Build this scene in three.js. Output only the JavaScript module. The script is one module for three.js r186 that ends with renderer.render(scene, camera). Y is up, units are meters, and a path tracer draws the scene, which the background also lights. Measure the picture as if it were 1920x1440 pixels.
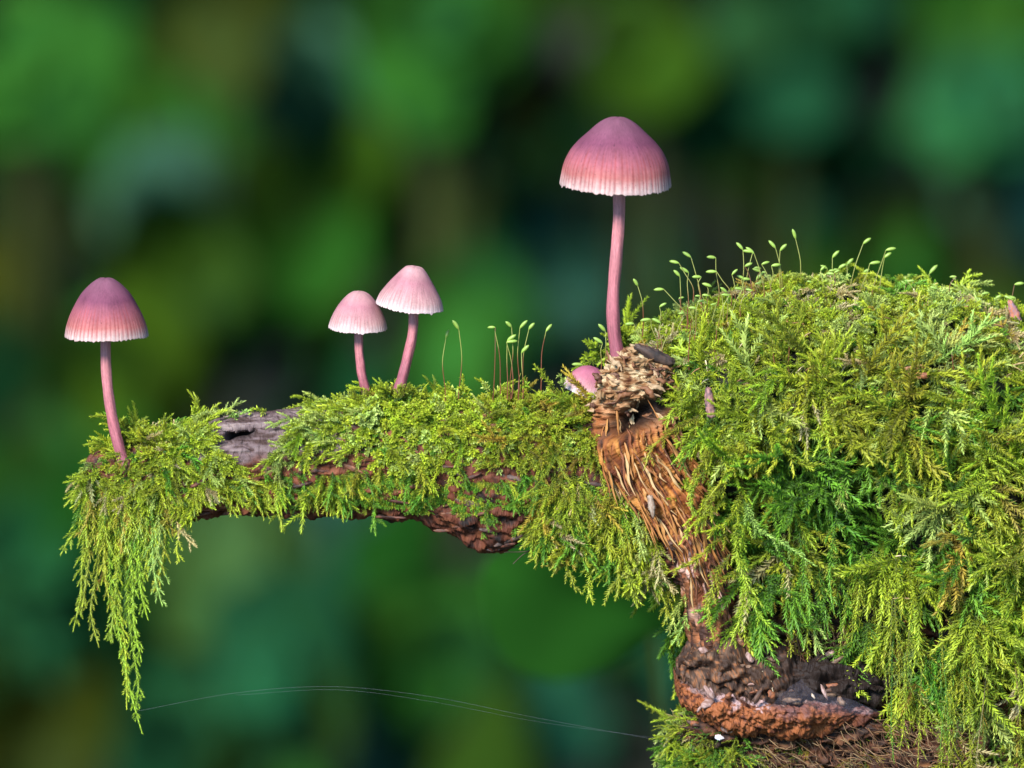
import * as THREE from 'three';
import { Sky } from 'three/addons/objects/Sky.js';
import { ImprovedNoise } from 'three/addons/math/ImprovedNoise.js';
import { mergeGeometries } from 'three/addons/utils/BufferGeometryUtils.js';

// ------------------------------------------------------------------ camera, sky, sun, exposure
const scene = new THREE.Scene();
const U = 0.2 / 1920;                       // metres per photograph pixel in the plane of the branch
const PITCH = 10 * Math.PI / 180, DIST = 2.2, H0 = 1.0;
const SN = Math.sin(PITCH), CS = Math.cos(PITCH);
const camera = new THREE.PerspectiveCamera(2 * Math.atan(0.075 / DIST) * 180 / Math.PI, 4 / 3, 0.1, 200);
camera.position.set(0, H0 + DIST * SN, DIST * CS);
camera.lookAt(0, H0, 0);
camera.focus = DIST - 0.004; camera.userData.fStop = 20.5;
camera.updateMatrixWorld(); scene.add(camera);
const SUN = new THREE.Vector3(-0.38, 0.60, 0.80).normalize();
const sky = new Sky(); sky.name = 'sky'; sky.scale.setScalar(400);
sky.userData.kind = 'structure';
const su = sky.material.uniforms;
su.sunPosition.value.copy(SUN); su.turbidity.value = 4; su.rayleigh.value = 1.2; su.mieCoefficient.value = 0.005;
scene.add(sky);
scene.environmentIntensity = 0.19;
const sun = new THREE.DirectionalLight(new THREE.Color(1, 0.97, 0.91), 4.5);
sun.name = 'sun'; sun.position.copy(SUN).multiplyScalar(8).add(new THREE.Vector3(0, 1, -2)); sun.target.position.set(0, 1, -2);
sun.castShadow = true; sun.shadow.radius = 26; sun.shadow.mapSize.set(4096, 4096);
Object.assign(sun.shadow.camera, { left: -7, right: 7, top: 7, bottom: -7, near: 0.5, far: 30 });
scene.add(sun, sun.target);
const renderer = new THREE.WebGLRenderer({ antialias: true });
renderer.setSize(1024, 768);
renderer.toneMapping = THREE.LinearToneMapping;
renderer.toneMappingExposure = 1.75;
renderer.shadowMap.enabled = true;

// ------------------------------------------------------------------ helpers
function rngOf(a) { return () => { a |= 0; a = a + 0x6D2B79F5 | 0; let t = Math.imul(a ^ a >>> 15, 1 | a); t = t + Math.imul(t ^ t >>> 7, 61 | t) ^ t; return ((t ^ t >>> 14) >>> 0) / 4294967296; }; }
const R = rngOf(20240611);
const rr = (a, b, f = R) => a + (b - a) * f();
const pick = (a) => a[Math.floor(R() * a.length)];
const V = (x = 0, y = 0, z = 0) => new THREE.Vector3(x, y, z);
const lerp = THREE.MathUtils.lerp, clamp = THREE.MathUtils.clamp, sstep = THREE.MathUtils.smoothstep;
const pn = new ImprovedNoise();
const N3 = (x, y, z) => pn.noise(x + 101.3, y + 57.7, z + 31.1);
function fbm(x, y, z, o = 4) { let s = 0, a = 0.5; for (let i = 0; i < o; i++) { s += a * N3(x, y, z); x *= 2.03; y *= 2.03; z *= 2.03; a *= 0.5; } return s; }
// a point of the place from its picture position and its depth in front of the branch's plane (all in photograph pixels)
function Q(px, py, pz = 0) {
  const z = pz * U, k = 1 - z * CS / DIST, v = (720 - py) * U * k;
  return V((px - 960) * U * k, H0 + (v + z * SN) / CS, z);
}
const tmpV = V();
function scr(p) { tmpV.copy(p).project(camera); return [(tmpV.x + 1) * 960, (1 - tmpV.y) * 720]; }
function interp(tab, x, col) {             // monotone cubic table look-up, first column is the key
  const n = tab.length; if (x <= tab[0][0]) return tab[0][col]; if (x >= tab[n - 1][0]) return tab[n - 1][col];
  let i = 1; while (tab[i][0] < x) i++;
  const sl = (k) => (tab[k + 1][col] - tab[k][col]) / (tab[k + 1][0] - tab[k][0]), m = (k) => { if (k === 0) return sl(0); if (k === n - 1) return sl(n - 2); const a = sl(k - 1), b = sl(k); return a * b <= 0 ? 0 : 2 * a * b / (a + b); };
  const h = tab[i][0] - tab[i - 1][0], t = (x - tab[i - 1][0]) / h, t2 = t * t, t3 = t2 * t;
  return (2 * t3 - 3 * t2 + 1) * tab[i - 1][col] + (t3 - 2 * t2 + t) * h * m(i - 1) + (3 * t2 - 2 * t3) * tab[i][col] + (t3 - t2) * h * m(i);
}
function inPoly(x, y, P) { let c = false; for (let i = 0, j = P.length - 1; i < P.length; j = i++) { const [a, b] = P[i], [d, e] = P[j]; if ((b > y) !== (e > y) && x < (d - a) * (y - b) / (e - b) + a) c = !c; } return c; }
const C = (r, g, b) => new THREE.Color().setRGB(r, g, b);
const mixC = (a, b, t) => a.clone().lerp(b, clamp(t, 0, 1));

const used = {};
function numbered(n) { const k = used[n] = (used[n] ?? -1) + 1; return k ? n + '_' + String(k).padStart(3, '0') : n; }
function thing(name, label, category, pos = V(), group) {
  const o = new THREE.Group(); o.name = numbered(name); o.position.copy(pos);
  o.userData = { label, category }; if (group) o.userData.group = group;
  scene.add(o); return o;
}
const partNames = new Map();
function part(name, geo, mat, parent, label) {   // geometry is given in world metres; the parent's place is taken off
  const m = new THREE.Mesh(geo, mat);
  const k = parent.uuid + name, n = (partNames.get(k) ?? -1) + 1; partNames.set(k, n);
  m.name = n ? name + '_' + String(n).padStart(3, '0') : name;
  m.castShadow = m.receiveShadow = true;
  if (label) m.userData.label = label;
  const root = parent.parent === scene || parent === scene ? parent : parent.parent;
  if (parent !== scene && parent.isGroup && !geo.userData.local) geo.translate(-root.position.x, -root.position.y, -root.position.z);
  if (parent !== scene && parent.isMesh && !geo.userData.local) geo.translate(-root.position.x, -root.position.y, -root.position.z);
  parent.add(m); return m;
}

class MB {                                   // collects vertices with colours
  constructor() { this.p = []; this.c = []; this.i = []; this.uv = []; }
  v(p, c) { this.p.push(p.x, p.y, p.z); this.c.push(c.r, c.g, c.b); return this.p.length / 3 - 1; }
  geo(scale = 1) {
    const g = new THREE.BufferGeometry(); const a = new Float32Array(this.p); if (scale !== 1) for (let k = 0; k < a.length; k++) a[k] *= scale;
    g.setAttribute('position', new THREE.BufferAttribute(a, 3));
    g.setAttribute('color', new THREE.BufferAttribute(new Float32Array(this.c), 3));
    g.setIndex(this.i); g.computeVertexNormals(); return g;
  }
}
// a surface over a grid, closed round in v; fn(u, v) -> point, colour(p, u, v) -> Color
function ringSurface(nu, nv, fn, colour, uvScale = [1, 1]) {
  const B = new MB(), pts = [];
  for (let a = 0; a <= nu; a++) for (let b = 0; b <= nv; b++) {
    const p = fn(a / nu, (b % nv) / nv); pts.push(p); B.v(p, colour(p, a / nu, (b % nv) / nv)); B.uv.push(a / nu * uvScale[0], b / nv * uvScale[1]);
  }
  const w = nv + 1;
  for (let a = 0; a < nu; a++) for (let b = 0; b < nv; b++) { const q = a * w + b; B.i.push(q, q + 1, q + w, q + 1, q + w + 1, q + w); }
  const g = B.geo(); g.setAttribute('uv', new THREE.BufferAttribute(new Float32Array(B.uv), 2));
  const n = g.attributes.normal;
  for (let a = 0; a <= nu; a++) { const i = a * w, j = a * w + nv, s = V(n.getX(i) + n.getX(j), n.getY(i) + n.getY(j), n.getZ(i) + n.getZ(j)).normalize(); n.setXYZ(i, s.x, s.y, s.z); n.setXYZ(j, s.x, s.y, s.z); }
  g.userData.nv = nv; return g;
}
// a tube along points with a radius function and a colour function
function tube(points, rad, nu, nv, colour, B0) {
  const B = B0 || new MB(), curve = new THREE.CatmullRomCurve3(points), fr = curve.computeFrenetFrames(nu, false), w = nv + 1, s0 = B.p.length / 3;
  for (let a = 0; a <= nu; a++) {
    const t = a / nu, c = curve.getPoint(t);
    for (let b = 0; b <= nv; b++) {
      const f = (b % nv) / nv * Math.PI * 2, r = rad(t, f), p = c.clone().addScaledVector(fr.normals[a], Math.cos(f) * r).addScaledVector(fr.binormals[a], Math.sin(f) * r);
      B.v(p, colour(t, f, p));
    }
  }
  for (let a = 0; a < nu; a++) for (let b = 0; b < nv; b++) { const q = s0 + a * w + b; B.i.push(q, q + 1, q + w, q + 1, q + w + 1, q + w); }
  return B0 ? null : B.geo();
}
function noiseTexture(n, f, seed, fn) {
  const d = new Uint8Array(n * n * 4);
  for (let y = 0; y < n; y++) for (let x = 0; x < n; x++) {
    const a = x / n * 2 * Math.PI, b = y / n * 2 * Math.PI;       // wrapped on a torus so that it tiles
    const v = fn(Math.cos(a) * f, Math.sin(a) * f + Math.cos(b) * f * 0.7, Math.sin(b) * f + seed);
    const k = (y * n + x) * 4, g = clamp(Math.round((v * 0.5 + 0.5) * 255), 0, 255); d[k] = d[k + 1] = d[k + 2] = g; d[k + 3] = 255;
  }
  const t = new THREE.DataTexture(d, n, n); t.wrapS = t.wrapT = THREE.RepeatWrapping; t.magFilter = t.minFilter = THREE.LinearFilter; t.needsUpdate = true; return t;
}
const roughTex = noiseTexture(512, 1.4, 3.3, (x, y, z) => fbm(x, y, z, 6) * 1.7);

// ------------------------------------------------------------------ materials
const woodMat = new THREE.MeshPhysicalMaterial({ name: 'wood', vertexColors: true, roughness: 0.72, specularIntensity: 0.5, bumpMap: roughTex, bumpScale: 5 * U });
const chipMat = new THREE.MeshStandardMaterial({ name: 'splinter', vertexColors: true, roughness: 0.7 });
const mossMat = new THREE.MeshPhysicalMaterial({ name: 'moss', vertexColors: true, roughness: 0.6, specularIntensity: 0.7, transmission: 0.3, thickness: 0, side: THREE.DoubleSide });
const leafMat = new THREE.MeshPhysicalMaterial({ name: 'leaf', vertexColors: true, roughness: 0.9, specularIntensity: 0.08, transmission: 0.2, thickness: 0, side: THREE.DoubleSide });
const capMat = new THREE.MeshPhysicalMaterial({ name: 'mushroom_skin', vertexColors: true, roughness: 0.8, specularIntensity: 0.35 });
const stemMat = new THREE.MeshPhysicalMaterial({ name: 'mushroom_stem', vertexColors: true, roughness: 0.5, specularIntensity: 0.7 });
const soilMat = new THREE.MeshStandardMaterial({ name: 'soil', vertexColors: true, roughness: 0.95 });

// ------------------------------------------------------------------ ground
{
  const B = new MB(), n = 150, ext = (t) => Math.sign(t) * (Math.abs(t) * 4 + Math.pow(Math.abs(t), 4) * 90);
  const cz = -4;
  for (let a = 0; a <= n; a++) for (let b = 0; b <= n; b++) {
    const x = ext(a / n * 2 - 1), z = cz + ext(b / n * 2 - 1);
    const far = Math.max(0, -z - 9), y = fbm(x * 1.3, 3, z * 1.3) * 0.12 + far * 0.09;
    const k = fbm(x * 3, 9, z * 3, 4);
    B.v(V(x, y, z), mixC(C(0.010, 0.009, 0.004), C(0.010, 0.020, 0.004), k * 1.4 + 0.5));
  }
  const w = n + 1; for (let a = 0; a < n; a++) for (let b = 0; b < n; b++) { const q = a * w + b; B.i.push(q, q + 1, q + w, q + 1, q + w + 1, q + w); }
  const m = part('ground', B.geo(), soilMat, scene); m.userData.kind = 'structure'; m.userData.label = 'dark forest floor behind the branch';
}
const groundY = (x, z) => fbm(x * 1.3, 3, z * 1.3) * 0.12 + Math.max(0, -z - 9) * 0.09;

// ------------------------------------------------------------------ stump: trunk, branch, broken wood, ledge
const stump = thing('mossy_stump', 'rotting brown stump with a level branch reaching left and broken orange wood', 'tree stump', V((1720 - 960) * U, 0, -160 * U));
const ZC = -160;
// key: picture row of the silhouette; left edge, right edge, half depth
const TR = [
  [545, 1560, 1620, 10], [550, 1500, 1690, 90], [560, 1420, 1750, 140], [580, 1350, 1830, 190], [615, 1275, 1930, 235], [655, 1212, 2000, 270], [710, 1196, 2070, 290],
  [800, 1210, 2140, 300], [900, 1250, 2150, 300], [1000, 1300, 2150, 288], [1080, 1310, 2140, 265], [1150, 1312, 2130, 222], [1200, 1312, 2120, 190], [1300, 1318, 2110, 185],
  [1400, 1300, 2120, 200], [1500, 1290, 2130, 220], [2000, 1280, 2150, 300], [4000, 1230, 2200, 400], [8000, 1150, 2300, 480], [10400, 950, 2500, 620]];
function trunkPoint(row, f, rough = true) {         // f = 0 to the right, pi/2 to the front
  const L = interp(TR, row, 1), Rr = interp(TR, row, 2), d = interp(TR, row, 3);
  const a = (Rr - L) / 2, cx = (L + Rr) / 2, c = Q(cx, row, ZC);
  const lump = 1 + 0.10 * N3(Math.cos(f) * 1.4, row / 170, Math.sin(f) * 1.4 + 5) + 0.05 * N3(Math.cos(f) * 3.5, row / 70, Math.sin(f) * 3.5);
  const e = (s) => Math.sign(s) * Math.pow(Math.abs(s), 0.86);
  const p = V(c.x + a * U * e(Math.cos(f)) * lump, c.y, c.z + d * U * e(Math.sin(f)) * lump);
  p.y += 14 * U * N3(p.x / U / 120, row / 200, p.z / U / 120);
  if (Math.sin(f) > 0) { const X = p.x / U + 960, gap = (() => { let g = 0; for (const [x, y, r] of GAPS) g = Math.max(g, Math.exp(-(((X - x) / r) ** 2) - (((row - y) / r) ** 2))); return g; })(), dent = gap * 40 + Math.exp(-(((X - 1615) / 90) ** 2) - (((row - 950) / 130) ** 2)) * 95 + Math.exp(-(((X - 1540) / 22) ** 2) - (((row - 1235) / 50) ** 2)) * 90; p.z -= dent * U; }
  if (rough) {
    const q = p.clone().multiplyScalar(1 / U), k = row > 1140 ? 1 : 0.5;
    const fib = fbm(q.x / 26, q.y / 60, q.z / 26, 4) * 26 * k + (row > 1160 && row < 1500 ? -Math.abs(fbm(q.x / 60, q.y / 130, q.z / 60 + 8, 3)) * 60 : 0);
    p.x += Math.cos(f) * fib * U; p.z += Math.sin(f) * fib * U;
  }
  return p;
}
const GAPS = [[1385, 775, 24], [1442, 852, 28], [1478, 940, 26], [1684, 884, 24], [1600, 890, 34], [1690, 956, 28], [1560, 1016, 26], [1420, 905, 20], [1742, 1012, 24], [1836, 905, 18], [1524, 806, 18], [1790, 830, 16], [1640, 1040, 30], [1870, 1060, 20], [1480, 1110, 20], [1590, 760, 14], [1700, 750, 16], [1500, 660, 14], [1760, 1130, 22], [1650, 1180, 20]];
function trunkRow(u) { return u < 0.12 ? lerp(545, 580, u / 0.12) : u < 0.9 ? lerp(580, 1500, (u - 0.12) / 0.78) : lerp(1500, 10400, Math.pow((u - 0.9) / 0.1, 2)); }
{
  const soilA = C(0.008, 0.005, 0.003), soilB = C(0.013, 0.016, 0.003), red = C(0.16, 0.055, 0.025), tan = C(0.26, 0.15, 0.08), dark = C(0.012, 0.008, 0.005);
  const g = ringSurface(230, 300, (u, v) => trunkPoint(trunkRow(u), v * Math.PI * 2), (p, u) => {
    const q = p.clone().multiplyScalar(1 / U), row = trunkRow(u), k = fbm(q.x / 40, q.y / 80, q.z / 40, 5);
    if (row < 1120) return mixC(soilA, soilB, k * 1.5 + 0.5);
    let c = mixC(soilA, red, sstep(k, -0.25, 0.25)); c = mixC(c, tan, sstep(fbm(q.x / 13, q.y / 30, q.z / 13 + 40, 4), 0.12, 0.4));
    return mixC(c, dark, sstep(fbm(q.x / 30, q.y / 90, q.z / 30 + 70, 3), 0.1, 0.35) * 0.9);
  }, [14, 10]);
  part('trunk', g, woodMat, stump, 'brown crumbling trunk under the moss overhang');
}
// the level branch: column, top edge, bottom edge, half depth, depth of its axis
const BR = [
  [158, 872, 900, 10, 0], [166, 860, 925, 34, 0], [185, 850, 945, 52, 0], [230, 838, 956, 66, 2], [300, 822, 960, 76, 4], [380, 797, 962, 82, 4], [450, 780, 963, 86, 4], [550, 772, 962, 90, 2],
  [650, 764, 964, 94, 0], [760, 756, 968, 98, 0], [810, 758, 982, 102, 0], [870, 760, 1014, 104, 0], [925, 762, 1034, 102, 0], [960, 764, 1020, 100, 0], [1000, 766, 985, 100, -4], [1080, 768, 1000, 108, -10],
  [1160, 772, 1024, 120, -20], [1250, 790, 1075, 130, -40], [1360, 800, 1110, 130, -70]];
function branchPoint(col, f, rough = true) {       // f = 0 front, pi/2 top
  const top = interp(BR, col, 1), bot = interp(BR, col, 2), d = interp(BR, col, 3), z0 = interp(BR, col, 4);
  const c = Q(col, (top + bot) / 2, z0), h = (bot - top) / 2;
  const sx = Math.cos(f), sy = Math.sin(f), low = sy < 0 ? 1 : 0.35;
  const q = [col / 60, sx * 1.2, sy * 1.2];
  let k = 1 + 0.07 * N3(...q) * (0.4 + low);
  const p = V(c.x, c.y + h * U / CS * k * Math.sign(sy) * Math.pow(Math.abs(sy), 0.9), c.z + d * U * k * Math.sign(sx) * Math.pow(Math.abs(sx), 0.8));
  if (rough) {
    const w = p.clone().multiplyScalar(1 / U);
    let r = fbm(w.x / 34, w.y / 24, w.z / 24, 5) * 22 * low - Math.abs(fbm(w.x / 50, w.y / 26, w.z / 26 + 30, 4)) * 34 * low * (sy < 0 ? 1 : 0.2) + 4 * low;
    r += fbm(w.x / 90, w.y / 7, w.z / 7, 3) * 5 * (1 - sstep(-sy, -0.1, 0.4));                     // grain on the bare upper side
    r -= 16 * Math.pow(1 - Math.min(1, Math.abs(N3(w.x / 120, w.y / 16, w.z / 16 + 3)) * 7), 2) * (sy > 0 ? 0.8 : 0.3);   // cracks along it
    if (sx > 0) {
      const [, py] = scr(p), hx = (col - 452) / 25, hy = (py - 815 + (col - 452) * 0.12) / 9, hole = Math.exp(-Math.pow(hx * hx + hy * hy, 2)); p.z -= hole * 52 * U; r -= hole * 6;
      const kx = (col - 173) / 17, ky = (py - 935) / 16; r += 11 * Math.exp(-kx * kx - ky * ky);
    }
    p.y += sy * r * U; p.z += sx * r * U; p.x += (col < 200 ? -r * 0.3 : 0) * U;
  }
  return p;
}
{
  const grey = C(0.135, 0.088, 0.085), pale = C(0.25, 0.18, 0.16), brown = C(0.045, 0.022, 0.016), red = C(0.11, 0.03, 0.014), rust = C(0.20, 0.062, 0.024), dark = C(0.014, 0.008, 0.006);
  const g = ringSurface(400, 180, (u, v) => branchPoint(lerp(158, 1360, Math.pow(u, 1.05)), v * Math.PI * 2), (p, u, v) => {
    const w = p.clone().multiplyScalar(1 / U), sy = Math.sin(v * Math.PI * 2), [px, py] = scr(branchPoint(lerp(158, 1360, Math.pow(u, 1.05)), v * Math.PI * 2, false));
    const k = fbm(w.x / 120, w.y / 10, w.z / 10, 4), k2 = fbm(w.x / 30, w.y / 24, w.z / 24 + 20, 4);
    let up = mixC(grey, pale, sstep(k, 0, 0.35)); up = mixC(up, brown, sstep(-k, 0.02, 0.3));
    let dn = mixC(red, rust, sstep(k2, -0.05, 0.35)); dn = mixC(dn, dark, sstep(-k2, 0.08, 0.35));
    const side = sstep(sy + k2 * 0.5, 0.05, 0.35) * (px > 360 && px < 640 ? 1 : 0.1);
    let c = mixC(dn, up, side);
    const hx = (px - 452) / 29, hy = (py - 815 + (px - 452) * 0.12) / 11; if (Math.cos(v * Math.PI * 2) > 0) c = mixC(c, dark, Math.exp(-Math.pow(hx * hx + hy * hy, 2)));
    const kx = (px - 175) / 16, ky = (py - 935) / 16; c = mixC(c, C(0.5, 0.22, 0.16), Math.exp(-Math.pow(kx * kx + ky * ky, 2)) * 0.9);
    return c;
  }, [16, 5]);
  part('branch', g, woodMat, stump, 'rough red-brown branch reaching left with bare grey wood on top');
}
{
  const shapes = [0, 1, 2, 3, 4].map((i) => { const g = slab([V(0, -24 * U, 0), V(0, 24 * U, 0), rr(3, 6), rr(6, 10), rr(3, 6)], 2.6, 3, [[C(0.04, 0.012, 0.007), C(0.14, 0.038, 0.016)], [C(0.06, 0.018, 0.009), C(0.19, 0.06, 0.024)], [C(0.02, 0.008, 0.005), C(0.08, 0.026, 0.014)], [C(0.07, 0.022, 0.011), C(0.22, 0.08, 0.03)], [C(0.04, 0.02, 0.014), C(0.13, 0.07, 0.05)]][i], 60 + i, 14, 7); g.userData.local = true; return g; });
  for (let k = 0; k < 110; k++) {
    const col = rr(330, 1240), f = rr(-0.36, 0.06) * Math.PI, p = branchPoint(col, f), n = V(0, Math.sin(f), Math.cos(f)).add(V(rr(-0.3, 0.3), rr(-0.3, 0.3), 0)).normalize(), y = V(1, rr(-0.5, 0.5), rr(-0.2, 0.2)); y.addScaledVector(n, -n.dot(y)).normalize();
    const m = part('bark_plate', shapes[k % 5], chipMat, stump); m.quaternion.setFromRotationMatrix(new THREE.Matrix4().makeBasis(V().crossVectors(y, n), y, n)); m.scale.set(rr(0.35, 0.95), rr(0.5, 1.5), rr(0.4, 1.0)); m.position.copy(p).addScaledVector(n, rr(-3, 1.5) * U).sub(stump.position);
  }
}
// the broken limb in front of the joint: centre column and row, half width, half depth, axis depth
const LB = [[0, 1222, 650, 34, 20, 60], [0.1, 1206, 690, 62, 44, 70], [0.22, 1194, 745, 80, 62, 80], [0.36, 1192, 815, 80, 66, 86], [0.5, 1228, 885, 74, 60, 92], [0.64, 1276, 960, 57, 50, 96], [0.78, 1308, 1030, 36, 44, 88], [0.9, 1326, 1100, 34, 40, 70], [1, 1350, 1200, 40, 40, 30]];
function limbFrame(t) {
  const c = Q(interp(LB, t, 1), interp(LB, t, 2), interp(LB, t, 5)), e = 0.03, a = Q(interp(LB, Math.max(0, t - e), 1), interp(LB, Math.max(0, t - e), 2), interp(LB, Math.max(0, t - e), 5)), b = Q(interp(LB, Math.min(1, t + e), 1), interp(LB, Math.min(1, t + e), 2), interp(LB, Math.min(1, t + e), 5));
  const T = b.sub(a).normalize(), F = V(0, 0, 1), S = V().crossVectors(T, F).normalize(); F.crossVectors(S, T);
  return { c, T, S, F, w: interp(LB, t, 3), d: interp(LB, t, 4) };
}
function limbPoint(t, f, rough = true) {           // f = 0 to one side, pi/2 to the front
  const L = limbFrame(t), cap = Math.min(1, Math.sqrt(clamp(t / 0.05, 0, 1)) * 0.8 + 0.2);
  const p = L.c.clone().addScaledVector(L.S, Math.cos(f) * L.w * U * cap).addScaledVector(L.F, Math.sin(f) * L.d * U * cap);
  if (rough) {
    const along = t * 640, around = Math.cos(f) * L.w;
    const spongy = 1 - sstep(t, 0.26, 0.4);
    let r = spongy * (fbm(around / 16, along / 9, f, 4) * 26 + Math.abs(fbm(around / 30, along / 14, 4 + f, 3)) * 20 - 6);
    r += (1 - spongy) * (fbm(around / 6, along / 110, f * 2, 5) * 34 + fbm(around / 22, along / 45, 9, 3) * 26);
    const [px, py] = scr(p);
    const ux = (px - 1208) * 0.94 + (py - 776) * 0.33, uy = (px - 1208) * 0.33 + (py - 776) * 0.94, hole = Math.exp(-Math.pow((ux / 54) ** 2 + (uy / 23) ** 2, 1.5)); r -= hole * 85 * (Math.sin(f) > 0 ? 1 : 0);
    const h2 = Math.exp(-Math.pow(((px - 1140) / 14) ** 2 + ((py - 795) / 26) ** 2, 1.5)); r -= h2 * 34;
    p.addScaledVector(L.S, Math.cos(f) * r * U).addScaledVector(L.F, Math.sin(f) * r * U);
  }
  return p;
}
function limbColour(t, f, p) {
  const w = p.clone().multiplyScalar(1 / U), k = fbm(w.x / 18, w.y / 14, w.z / 18, 4), along = t * 640, L = limbFrame(t), fib = fbm(Math.cos(f) * L.w / 6, along / 60, f * 2 + 30, 4);
  const [px, py] = scr(p);
  let top = mixC(C(0.22, 0.10, 0.035), C(0.50, 0.36, 0.20), sstep(k, -0.15, 0.3)); top = mixC(top, C(0.09, 0.028, 0.010), sstep(-k, 0.05, 0.3));
  top = mixC(top, C(0.34, 0.1, 0.025), sstep(py + k * 60, 735, 790) * 0.7);
  let mid = mixC(C(0.20, 0.052, 0.012), C(0.46, 0.19, 0.04), sstep(fib, -0.12, 0.3)); mid = mixC(mid, C(0.10, 0.024, 0.010), sstep(fbm(w.x / 34, w.y / 44, w.z / 30 + 12, 4), 0.0, 0.25) * 0.85); mid = mixC(mid, C(0.03, 0.010, 0.006), sstep(-fib, 0.04, 0.26));
  let low = mixC(C(0.56, 0.34, 0.27), C(0.26, 0.085, 0.04), sstep(fib + k * 0.8, -0.15, 0.2));
  let c = mixC(top, mid, sstep(t + k * 0.08, 0.3, 0.38)); c = mixC(c, low, sstep(t + k * 0.1, 0.66, 0.74));
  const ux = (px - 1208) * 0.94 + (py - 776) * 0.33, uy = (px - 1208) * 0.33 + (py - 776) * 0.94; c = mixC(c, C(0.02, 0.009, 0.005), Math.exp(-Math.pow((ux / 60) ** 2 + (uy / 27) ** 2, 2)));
  return c;
}
{
  const g = ringSurface(260, 150, (u, v) => limbPoint(u, v * Math.PI * 2), (p, u, v) => limbColour(u, v * Math.PI * 2, p), [8, 4]);
  part('broken_limb', g, woodMat, stump, 'broken orange and tan splintered limb with a dark hollow');
  // splinters standing off the fibrous face, one by one
  const pale = [0, 1, 2, 3, 4].map((i) => { const f = rngOf(560 + i), B = new MB(), c = [C(0.30, 0.17, 0.07), C(0.26, 0.12, 0.04), C(0.17, 0.06, 0.02), C(0.36, 0.23, 0.12), C(0.08, 0.026, 0.012)][i]; tube([V(0, -24, 0), V(rr(-6, 6, f), -8, rr(1, 6, f)), V(rr(-7, 7, f), 10, rr(2, 8, f)), V(rr(-8, 8, f), 26, rr(-2, 3, f))], (t, a) => (2.6 * Math.sin(Math.PI * (t * 0.94 + 0.03)) + 0.3) * (1 + 0.6 * Math.cos(a * 2 + i) + 0.3 * Math.sin(t * 21 + a)), 14, 6, (t, a) => mixC(c, C(0.2, 0.09, 0.035), 0.6 * N3(t * 4, a, i) + 0.2), B); const g = B.geo(U); g.userData.local = true; return g; });
  const shapes = [];
  for (let s = 0; s < 6; s++) {
    const B = new MB(), f = rngOf(500 + s), n = 14, cols = [C(0.40, 0.17, 0.04), C(0.30, 0.10, 0.02), C(0.48, 0.29, 0.12), C(0.12, 0.035, 0.012), C(0.36, 0.14, 0.03), C(0.20, 0.055, 0.015)];
    tube([V(0, 0, -1), V(rr(-2, 2, f), 22, 1.5), V(rr(-4, 4, f), 48, 2), V(rr(-5, 5, f), 74, rr(0, 5, f))], (t, a) => (Math.sin(Math.PI * Math.pow(t * 0.96 + 0.02, 0.8)) * (1.9 + 0.5 * Math.sin(t * 19 + s)) + 0.25) * (1 + 0.55 * Math.cos(a * 2 + s)), n, 5, (t) => mixC(cols[s], C(0.2, 0.07, 0.02), 0.5 * Math.abs(t - 0.4)), B);
    const g2 = B.geo(U); g2.userData.local = true; shapes.push(g2);
  }
  for (let k = 0; k < 230; k++) {
    const t = rr(0.29, 0.84), f = rr(0.12, 0.92) * Math.PI, p = limbPoint(t, f), L = limbFrame(t), nrm = L.S.clone().multiplyScalar(Math.cos(f)).addScaledVector(L.F, Math.sin(f));
    const d = L.T.clone().multiplyScalar(R() < 0.8 ? 1 : -1).addScaledVector(nrm, rr(-0.03, 0.13)).addScaledVector(L.S, rr(-0.16, 0.16)).normalize();
    const m = part('splinter', shapes[k % 6], chipMat, stump);
    const x = V().crossVectors(d, nrm).normalize(), z = V().crossVectors(x, d);
    m.quaternion.setFromRotationMatrix(new THREE.Matrix4().makeBasis(x, d, z)); m.scale.set(rr(0.5, 1.4), rr(0.35, 1.15), rr(0.6, 1.2));
    m.position.copy(p).addScaledVector(nrm, 1 * U).sub(stump.position);
  }
  for (let k = 0; k < 72; k++) {           // short curled slivers across the pale broken end
    const t = rr(0.03, 0.3), f = rr(0.05, 0.95) * Math.PI, p = limbPoint(t, f), L = limbFrame(t), nrm = L.S.clone().multiplyScalar(Math.cos(f)).addScaledVector(L.F, Math.sin(f));
    const d = L.S.clone().multiplyScalar(R() < 0.5 ? 1 : -1).addScaledVector(L.T, rr(-0.7, 0.7)).addScaledVector(nrm, rr(-0.1, 0.3)).normalize(), m = part('splinter', pale[k % 5], chipMat, stump), x = V().crossVectors(d, nrm).normalize(), z = V().crossVectors(x, d);
    m.quaternion.setFromRotationMatrix(new THREE.Matrix4().makeBasis(x, d, z)); m.scale.set(rr(0.7, 1.7), rr(0.3, 0.8), rr(0.7, 1.5)); m.position.copy(p).addScaledVector(nrm, rr(-1, 3) * U).sub(stump.position);
  }
  // crumbs of spongy wood on the pale broken end
  const crumb = [];
  for (let s = 0; s < 4; s++) { const g3 = new THREE.IcosahedronGeometry(9, 3), P = g3.attributes.position, B = []; for (let i = 0; i < P.count; i++) { const v = V(P.getX(i), P.getY(i), P.getZ(i)), k = 1 + 1.7 * fbm(v.x / 9 + s * 9, v.y / 7, v.z / 7, 4); P.setXYZ(i, v.x * k * 1.7 * U, v.y * k * 0.38 * U, v.z * k * 0.8 * U); const c = mixC(C(0.30, 0.15, 0.055), C(0.50, 0.35, 0.19), s / 3).multiplyScalar((s === 0 ? 0.45 : 0.75) + 0.3 * k); B.push(c.r, c.g, c.b); } g3.setAttribute('color', new THREE.Float32BufferAttribute(B, 3)); g3.computeVertexNormals(); g3.userData.local = true; crumb.push(g3); }
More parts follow.
